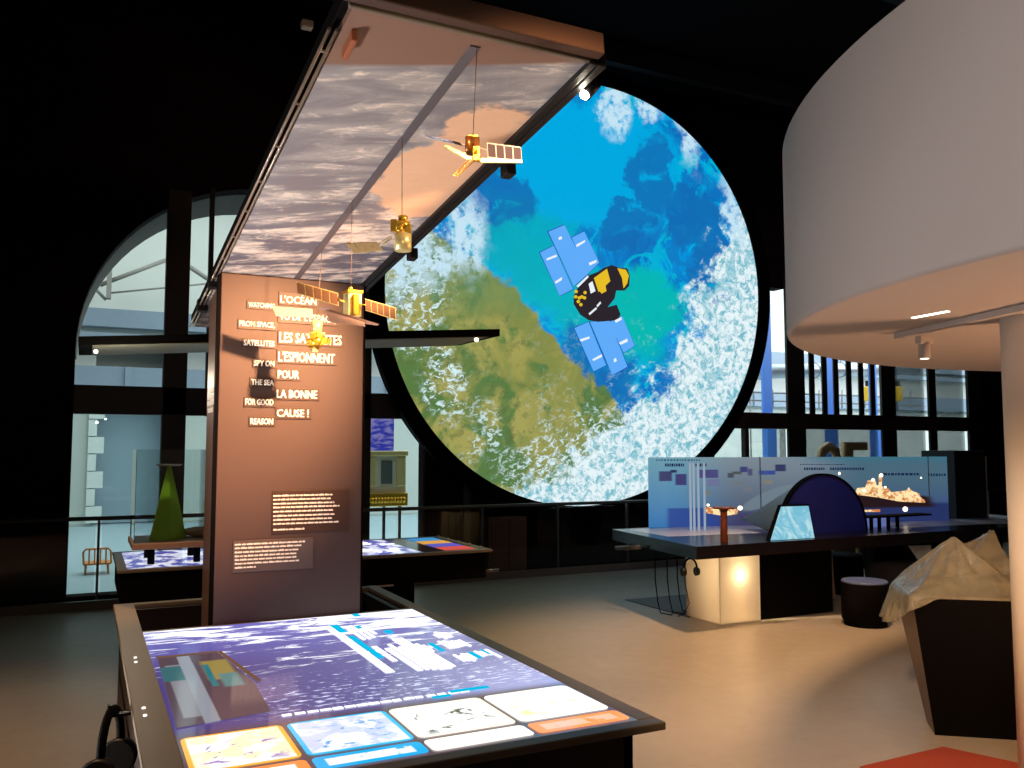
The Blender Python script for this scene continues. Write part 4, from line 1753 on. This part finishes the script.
def rim_t(P, ax, ay):
    """distance from P to the kiosk's top outline along the direction (ax, ay)"""
    best = 9
    n = len(topP)
    for i in range(n):
        a, b_ = topP[i], topP[(i+1) % n]
        ex, ey_ = b_.x-a.x, b_.y-a.y
        den = ax*ey_-ay*ex
        if abs(den) < 1e-9:
            continue
        tt = ((a.x-P.x)*ey_-(a.y-P.y)*ex)/den
        uu = ((a.x-P.x)*ay-(a.y-P.y)*ax)/den
        if tt > 0 and -.001 <= uu <= 1.001:
            best = min(best, tt)
    return best


RN, AN = 40, 120
SK = 8
grid = []
for i in range(RN+1):
    row = []
    for j in range(AN):
        a = 2*PI*j/AN
        dx, dy = math.cos(a), math.sin(a)
        rmax = rim_t(P1, dx, dy)
        s_ = i/(RN-SK) if i <= RN-SK else 1
        r = rmax*s_*1.012
        x_, y_ = P1.x+dx*r, P1.y+dy*r
        h1 = (P1.z-.812)*(1-s_)**1.08
        d2 = Vector((x_-P2.x, y_-P2.y))
        h2 = 0
        if d2.length > 1e-4 and s_ < 1:
            t2_ = d2.length/min(rim_t(P2, d2.x/d2.length, d2.y/d2.length), .62)
            h2 = (P2.z-.812)*max(0, 1-t2_)
        z = .812+max(h1, h2)
        edge = 1-s_
        fold = mnoise.noise(Vector((math.cos(a)*3.2, math.sin(a)*3.2, s_*1.2)))
        z += .030*fold*min(1, edge*5)*min(1, s_*5)
        z += .008*mnoise.noise(Vector((x_*16, y_*16, 0)))*min(1, edge*6)
        if i > RN-SK:
            q = (i-(RN-SK))/SK
            lft = max(0, -(dx*dirF.x+dy*dirF.y)-.45)/.55
            L = .016+.20*lft
            z = .812-L*q
            fl = .010+.05*lft*q*(1+.6*math.sin(a*23))
            x_ += dx*fl
            y_ += dy*fl
        row.append(sheet.bm.verts.new((x_, y_, z)))
    grid.append(row)
for i in range(1, RN):
    for j in range(AN):
        f = sheet.bm.faces.new((grid[i][j], grid[i][(j+1) % AN], grid[i+1][(j+1) % AN], grid[i+1][j]))
        f.smooth = True
f = sheet.bm.faces.new(grid[1])
for v in grid[0]:
    sheet.bm.verts.remove(v)
sh = sheet.build('plastic_sheet', tent_plastic())
tag(sh, 'wrinkled translucent plastic sheet draped in peaks over the dark kiosk', 'plastic sheet')
md = sh.modifiers.new('thickness', 'SOLIDIFY')
md.thickness = .0015

# floor mat, lower right
p0, p1, p2 = onz(860, 768, 0), onz(943, 748, 0), onz(1026, 766, 0)
p3 = onz(940, 860, 0)
m = MB()
m.prism([p0, p1, p2, p3], (0, 0, .008))
tag(m.build('carpet', red_mat), 'orange-red floor carpet corner at the lower right', 'carpet')

# ================================================================== long desk on the right
DZ = .76
t = thing('long_desk', 'long black exhibition desk with lit front box, in front of the panel', 'desk', (7.3, 6.8, 0))
m = MB()
m.prism([(4.70, 5.95, DZ-.11), (10.4, 5.95, DZ-.11), (10.4, 7.60, DZ-.11), (4.92, 7.60, DZ-.11)], (0, 0, .11))
m.build('desktop', [simple('desk_black', (26, 20, 22), .25, .0, .6)], t)
m = MB()
m.prism([(5.0, 6.75, DZ), (10.3, 6.12, DZ), (10.3, 7.5, DZ), (5.05, 7.5, DZ)], (0, 0, .0006))
m.build('pale_top_inlay', simple('pale_laminate', (214, 218, 228), .25), t)
m = MB()
m.box(5.68, 6.62, 6.28, 6.95, 0, DZ-.11, .006)
m.build('pedestal', matte_black, t)
m = MB()
m.box(8.9, 9.7, 6.6, 7.3, 0, DZ-.11, .006)
m.build('pedestal', matte_black, t)
b = B('frosted_plexiglass')
tr = b.nt.nodes.new('ShaderNodeBsdfTranslucent')
tr.inputs[0].default_value = (.86, .80, .70, 1)
df = b.nt.nodes.new('ShaderNodeBsdfDiffuse')
df.inputs[0].default_value = (.6, .55, .5, 1)
mx = b.nt.nodes.new('ShaderNodeMixShader')
nb = b.noise(b.obj(), 6, 4)
b.link(mx.inputs[0], nb*.2+.08)
b.nt.links.new(tr.outputs[0], mx.inputs[1])
b.nt.links.new(df.outputs[0], mx.inputs[2])
b.nt.links.new(mx.outputs[0], b.out.inputs[0])
plexi = b.mat
m = MB()
m.box(5.20, 5.675, 6.26, 6.266, .01, DZ-.112)
m.box(5.20, 5.206, 6.266, 6.75, .01, DZ-.112)
m.box(5.206, 5.675, 6.744, 6.75, .01, DZ-.112)
lb = m.build('light_box', plexi, t)
m = MB()
m.cyl((5.44, 6.36, .40), (5.44, 6.36, .50), .022, .022, 12)
m.build('inner_bulb', B('inner_bulb_glow').emit((1, .8, .5, 1), 40), lb)
m = MB()
m.box(5.20, 5.675, 6.26, 6.75, 0, .01)
m.box(5.38, 5.50, 6.40, 6.50, .01, .38)
m.build('box_base', simple('pale_base', (190, 176, 156), .5), lb)
lamp('light_box_lamp', 'POINT', (5.44, 6.33, .42), 190, (1, .74, .46), None, .03)
m = MB()
m.cyl((4.78, 6.9, .655), (4.70, 7.2, .62), .02, .02, 8)
m.build('side_peg', rail_m, t)

hp = atd(689, 556, 7.7)
hp = Vector((4.70, 6.22, .60))
c = onz(690, 560, .62)
headset('black headphones hanging beside the lit box of the long desk', Vector((onY(690, 556, 6.15).x, 6.15, .635)), (1, -.2, 0), .85)
for i, px in enumerate((655, 667, 677)):
    Y = 6.9
    a = onY(px, 556, Y)
    a.z = DZ-.12
    b2_ = Vector((a.x+.02, Y-.05, .03))
    m = MB()
    m.tube([a, a+Vector((.0, 0, -.3)), a+Vector((.01, -.02, -.5)), b2_, b2_+Vector((.10, -.04, -.02)), b2_+Vector((.18, .04, -.01))], .006, 8)
    tag(m.build('cable', matte_black), 'black cable hanging under the left end of the long desk', 'cable', 'cables hanging under the desk')
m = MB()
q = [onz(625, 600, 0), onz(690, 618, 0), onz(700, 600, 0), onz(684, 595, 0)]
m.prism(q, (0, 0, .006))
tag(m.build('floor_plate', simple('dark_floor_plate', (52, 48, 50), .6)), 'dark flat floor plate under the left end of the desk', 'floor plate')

# long printed panel
P0 = Vector((5.37, 7.57, 0))
P1_ = Vector((9.02, 6.78, 0))
ux = (P1_-P0).normalized()
L = (P1_-P0).length
uy = Vector((-ux.y, ux.x, 0))
ZTOP, ZBOT = 1.50, DZ
PPm = Matrix((ux, uy, Vector((0, 0, 1)))).transposed().to_4x4()
PPm.translation = Vector((P0.x, P0.y, DZ))
t = thing('printed_panel', 'long blue backlit panel with small pictures and a lit ship at dusk', 'display panel', mat=PPm)
H = ZTOP-ZBOT
m = MB()
m.box(0, L, 0, .03, .001, H)
m.build('panel_face', panel_pic(P0, ux, L, ZTOP, ZBOT), t, local=True)


def pp(px, py):
    d = ray(px, py)
    w = CAM+d*((P0-CAM).dot(uy)/d.dot(uy))
    l = PPm.inverted() @ w
    return l.x, l.z


def ppoly(m, pts, k=0):
    q = [pp(*p) for p in pts]
    m.prism([(x, -.002-k*.0015, z) for x, z in q], (0, .0015, 0))


Z3 = lambda a_, b_: (850+a_/8.533, 450+b_/8.533)
shipw = B('ship_lights')
sx_, sy_, sz_ = shipw.sep(shipw.pos())
ns = shipw.noise(shipw.pos(), 16, 4, .7)
col = shipw.mix(shipw.smooth(.40, .55, ns), lin((196, 118, 60)), lin((255, 224, 170)))
shipm = shipw.emit(col, 1.1)
m = MB()
ppoly(m, [Z3(40, 380), (Z3(60, 325)), Z3(130, 318), Z3(150, 262), Z3(215, 250), Z3(225, 300), Z3(245, 300), Z3(245, 215), Z3(262, 200), Z3(275, 215), Z3(270, 310), Z3(330, 330), Z3(350, 360), Z3(440, 350), Z3(480, 345), Z3(500, 318), Z3(530, 350), Z3(590, 370), Z3(600, 400), Z3(640, 430), Z3(640, 450), Z3(420, 440), Z3(240, 405)], 0)
sp = m.build('ship_picture', shipm, t, local=True)
m = MB()
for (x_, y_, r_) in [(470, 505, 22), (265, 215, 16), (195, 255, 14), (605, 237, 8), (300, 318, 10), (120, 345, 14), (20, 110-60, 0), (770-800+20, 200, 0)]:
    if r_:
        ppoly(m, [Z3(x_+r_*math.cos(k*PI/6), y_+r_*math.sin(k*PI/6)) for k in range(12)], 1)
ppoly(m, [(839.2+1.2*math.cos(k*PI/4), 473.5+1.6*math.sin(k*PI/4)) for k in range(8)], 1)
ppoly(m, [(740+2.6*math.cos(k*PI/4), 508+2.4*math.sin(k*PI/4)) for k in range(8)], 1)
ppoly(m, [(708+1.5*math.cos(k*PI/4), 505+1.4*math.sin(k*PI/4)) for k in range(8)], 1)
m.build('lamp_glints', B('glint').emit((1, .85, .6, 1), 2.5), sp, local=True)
m = MB()
ppoly(m, [Z3(108, 512), Z3(256, 505), Z3(256, 528), Z3(108, 528)], 1)
for a_ in (705, ):
    ppoly(m, [(705, 507), (726, 508), (738, 509), (737, 514), (724, 516), (706, 513)], 1)
m.build('lit_deck', shipm, sp, local=True)
# heading lines and small print: dark dashes
m = MB()
rr = random.Random(9)


def dashes(m, x0, x1, y, h, w0, w1, gap):
    q = x0
    while q < x1:
        w = rr.uniform(w0, w1)
        ppoly(m, [(q, y), (min(q+w, x1), y), (min(q+w, x1), y+h), (q, y+h)], 0)
        q += w+gap


dashes(m, 665, 684, 463.5, 3, 1.2, 2.0, .7)
dashes(m, 693, 707, 463.5, 3, 1.2, 2.0, .7)
dashes(m, 656, 700, 459.5, 1.2, 1, 2.4, 1.2)
dashes(m, 804, 825, 467.5, 2.6, 1.2, 2.0, .8)
dashes(m, 830, 864, 467.5, 2.6, 1.2, 2.0, .8)
dashes(m, 800, 846, 464, .9, 1, 2.2, 1.3)
dashes(m, 883, 920, 473, 2.4, 1.5, 4, 1)
dashes(m, 928, 946, 473.5, 2.6, 1.2, 2, 1)
m.build('heading', B('heading_ink').emit(lin((34, 60, 104)), .5), t, local=True)
# glass joint
m = MB()
x_, z_ = pp(760.5, 500)
m.box(x_-.006, x_+.006, -.012, -.003, .001, H)
m.build('panel_joint', simple('pale_joint', (160, 166, 180), .4), t, local=True)
m = MB()
x_, z_ = pp(929, 500)
m.box(x_-.004, x_+.004, -.012, -.003, .2, H)
m.build('panel_joint', bpy.data.materials['pale_joint'], t, local=True)
# dark end cabinet
t = thing('end_cabinet', 'tall dark blue-black upright box at the right end of the printed panel', 'cabinet', (9.3, 6.9, DZ))
m = MB()
a = onY(955, 500, 6.80).x
c = onY(987, 500, 6.80).x
m.box(a+.02, c, 6.80, 7.25, DZ, 1.57, .006)
m.build('body', simple('midnight_paint', (24, 24, 34), .5), t)
m = MB()
m.box(c, c+.02, 6.80, 6.83, DZ, 1.50)
m.build('edge_strip', silver, t)

# arch on the desk
Ya = 6.28
xl, xr = onY(781, 532, Ya).x, onY(866, 529, Ya).x
ztop_ = onY(824, 475, Ya).z
cx_, rx = (xl+xr)/2, (xr-xl)/2
rz = ztop_-DZ
t = thing('arch_display', 'dark navy half-round arch display standing on the long desk', 'display', (cx_, Ya+.2, DZ))
m = MB()
pts = [(cx_+rx*math.cos(PI*i/40), Ya, DZ+.001+rz*math.sin(PI*i/40)) for i in range(41)]
m.prism(pts, (0, .03, 0))
m.build('arch_face', navy, t)
m = MB()
tip = onY(742, 520, 7.0)
rings = []
for k in range(13):
    u = k/12
    f_ = 1-u
    f_ = max(f_, .03)
    cxk = cx_*(1-u)+tip.x*u
    yk = Ya+.03+(tip.y-Ya-.03)*u
    rings.append([m.bm.verts.new((cxk+rx*f_*math.cos(PI*i/40), yk, DZ+.001+(rz*f_)*math.sin(PI*i/40)+(tip.z-DZ)*u)) for i in range(41)])
for a, b_ in zip(rings, rings[1:]):
    for i in range(40):
        f = m.bm.faces.new((a[i], a[i+1], b_[i+1], b_[i]))
        f.smooth = True
m.bm.faces.new(rings[0])
m.bm.faces.new(rings[-1][::-1])
for a, b_ in zip(rings, rings[1:]):
    m.bm.faces.new((a[0], b_[0], b_[40], a[40]))
m.build('tapering_back', simple('craft_grey_blue', (104, 128, 142), .4, var=.2, scale=4), t)
m = MB()
for i in range(40):
    a0, a1 = PI*i/40, PI*(i+1)/40
    m.prism([(cx_+r_*rx*math.cos(a), Ya-.012, DZ+.001+r_*rz*math.sin(a)) for r_, a in ((1., a0), (1.025, a0), (1.025, a1), (1., a1))], (0, .06, 0))
m.build('arch_rim', matte_black, t)
t = thing('small_screen', 'bright pale cyan tilted screen leaning before the navy arch', 'screen', (onY(793, 538, 6.1).x, 6.1, DZ))
m = MB()
q = [onY(771.5, 538.0, 6.02), onY(814.5, 536.5, 6.02), onY(808.5, 506, 6.16), onY(782.5, 506.8, 6.16)]
q[0].z = q[1].z = DZ+.004
m.prism(q, (0, .02, 0))
b = B('cyan_screen_picture')
n = b.noise(b.obj(), 5, 5, .6, 1.5)
m.build('screen_face', b.emit(b.mix(b.smooth(.4, .6, n), lin((120, 190, 214)), lin((186, 224, 232))), 1.0), t)
m = MB()
fr = [v+Vector((0, .021, 0)) for v in q]
cq = sum(fr, Vector())/4
m.prism([cq+(v-cq)*1.12 for v in fr], (0, .02, 0))
for v in m.bm.verts:
    v.co.z = max(v.co.z, DZ+.001)
m.build('screen_frame', matte_black, t)
# four glowing streaks painted in for reflections, and orange pillar on the left of the desk
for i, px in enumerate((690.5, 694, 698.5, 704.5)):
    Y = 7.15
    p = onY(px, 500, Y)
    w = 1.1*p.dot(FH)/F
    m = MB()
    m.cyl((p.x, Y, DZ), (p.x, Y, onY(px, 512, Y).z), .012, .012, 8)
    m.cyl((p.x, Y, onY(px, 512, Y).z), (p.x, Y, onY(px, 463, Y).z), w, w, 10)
    tag(m.build('reflection_streak', B('streak_glow').emit(lin((176, 192, 210)), .7) if i == 0 else bpy.data.materials['streak_glow']), 'pale upright streak standing in for a reflection, in a row of four on the desk', 'tube', 'pale reflection streaks on the desk')
Y = 6.15
p = onY(724, 530, Y)
t = thing('pillar_model', 'small orange pillar model with flared top on the desk near the lit box', 'model', (p.x, Y, DZ))
m = MB()
z1 = onY(724, 512, Y).z
m.cyl((p.x, Y, DZ), (p.x, Y, z1), .034, .030, 16)
m.build('shaft', simple('terracotta', (200, 96, 50), .5), t)
m = MB()
m.cyl((p.x, Y, z1), (p.x, Y, z1+.03), .030, .045, 16)
m.cyl((p.x, Y, z1+.03), (p.x, Y, z1+.045), .10, .10, 20)
m.build('pillar_top', simple('terracotta_dark', (120, 60, 40), .5), t)
# pier model right of the arch
Y = 6.45
a, c = onY(866, 517, Y), onY(928, 515, Y)
t = thing('pier_model', 'low dark pier model on thin legs right of the navy arch', 'model', ((a.x+c.x)/2, Y, DZ))
m = MB()
m.box(a.x, c.x, Y-.05, Y+.12, a.z-.012, a.z+.006, .002)
m.build('deck', matte_black, t)
for px in (870, 878, 887, 896):
    m = MB()
    x = onY(px, 520, Y).x
    m.box(x-.012, x+.012, Y-.03, Y+.0, DZ, a.z-.01)
    m.build('leg', matte_black, t)
m = MB()
m.box(a.x+.3, a.x+.02, Y+.13, Y+.14, DZ, a.z-.03) if False else m.box(a.x+.02, onY(900, 520, Y).x, Y+.13, Y+.14, DZ, a.z-.02)
m.build('back_plate', B('pale_blue_glow').emit(lin((110, 124, 190)), .7), t)
# papers on the desk's far right
m = MB()
q0 = onz(985, 522, DZ+.002)
m.box(q0.x-.15, q0.x+.9, q0.y-.1, q0.y+.35, DZ+.001, DZ+.012)
tag(m.build('paper_stack', simple('paper_white', (200, 206, 214), .6)), 'pale sheets lying at the far right end of the long desk', 'paper')


# ------------------------------------------------------------------ stools
def stool(label, x, y, r, h, group='black drum stools'):
    t = thing('stool', label, 'stool', (x, y, 0), 0, group)
    m = MB()
    m.cyl((x, y, .05), (x, y, h-.02), r, r, 40, .006)
    m.cyl((x, y, 0), (x, y, .05), r*.9, r*.9, 40)
    m.build('stool_body', matte_black, t)
    m = MB()
    m.cyl((x, y, h-.02), (x, y, h), r*.985, r*.97, 40, .005)
    m.build('seat', stool_top, t)
    return t


p = onz(865, 618, 0)
fp = atd(865, 600, 7.95)
stool('black drum stool with grey seat in front of the long desk', fp.x, fp.y, .205, .40)
fp = atd(847, 560, 9.6)
stool('dark drum stool half hidden behind the long desk', fp.x, fp.y, .17, .44)
fp = atd(893, 560, 9.3)
t = thing('armchair', 'dark rounded armchair behind the desk, right of the stools', 'chair', (fp.x, fp.y, 0))
m = MB()
m.cyl((fp.x, fp.y, 0), (fp.x, fp.y, .42), .26, .30, 32, .03)
m.build('seat', simple('charcoal_fabric', (44, 44, 56), .8), t)
m = MB()
for k in range(14):
    a0 = .2+k*PI*.9/14
    a1 = .2+(k+1)*PI*.9/14
    m.prism([(fp.x+r_*math.cos(a), fp.y+r_*math.sin(a), .40) for r_, a in ((.24, a0), (.31, a0), (.31, a1), (.24, a1))], (0, 0, .22))
m.build('backrest', bpy.data.materials['charcoal_fabric'], t)
# pale slanted board beside it
m = MB()
q = [atd(909, 546, 9.0), atd(931, 545, 9.0), atd(931, 552, 9.0), atd(919, 561, 9.0)]
m.prism(q, FH*.02)
m.cyl(q[3]+FH*.01, Vector((q[3].x+FH.x*.01, q[3].y+FH.y*.01, 0)), .015, .015, 8)
tag(m.build('slanted_board', simple('pale_board', (196, 210, 226), .6)), 'pale slanted board on thin stand behind the desk near the kiosk', 'board')
# ivory easel leg between pedestal and stool
m = MB()
q0, q1, q2 = atd(832.5, 556, 9.3), atd(828, 578, 9.3), atd(834, 578, 9.3)
m.prism([q0, q1, q2], FH*.03)
m.prism([q1, q2, Vector((q2.x+.02, q2.y, .0)), Vector((q1.x, q1.y, .0))], FH*.03)
tag(m.build('wedge_support', simple('ivory', (206, 176, 160), .6)), 'pale narrow wedge standing right of the black desk pedestal', 'support')

# dark ceiling girders and a small sensor box, upper left
m = MB()
for (y, z) in [(6.5, 5.6), (9.3, 5.9)]:
    m.box(-6, 15, y, y+.12, 6.7, 6.99)
struct(m.build('trim_9', simple('girder_black', (12, 10, 10), .8)))
p = atd(307, 25, 5.2)
t = thing('ceiling_sensor', 'small grey box hanging in the dark above the left of the canopy', 'sensor', p)
m = MB()
m.box(p.x-.035, p.x+.035, p.y-.03, p.y+.03, p.z-.025, p.z+.025, .008)
m.build('sensor_case', simple('sensor_grey', (150, 136, 124), .5), t)
m = MB()
m.cyl(p+Vector((0, 0, .02)), Vector((p.x, p.y, 7)), .004, .004, 6)
m.build('sensor_rod', matte_black, t)
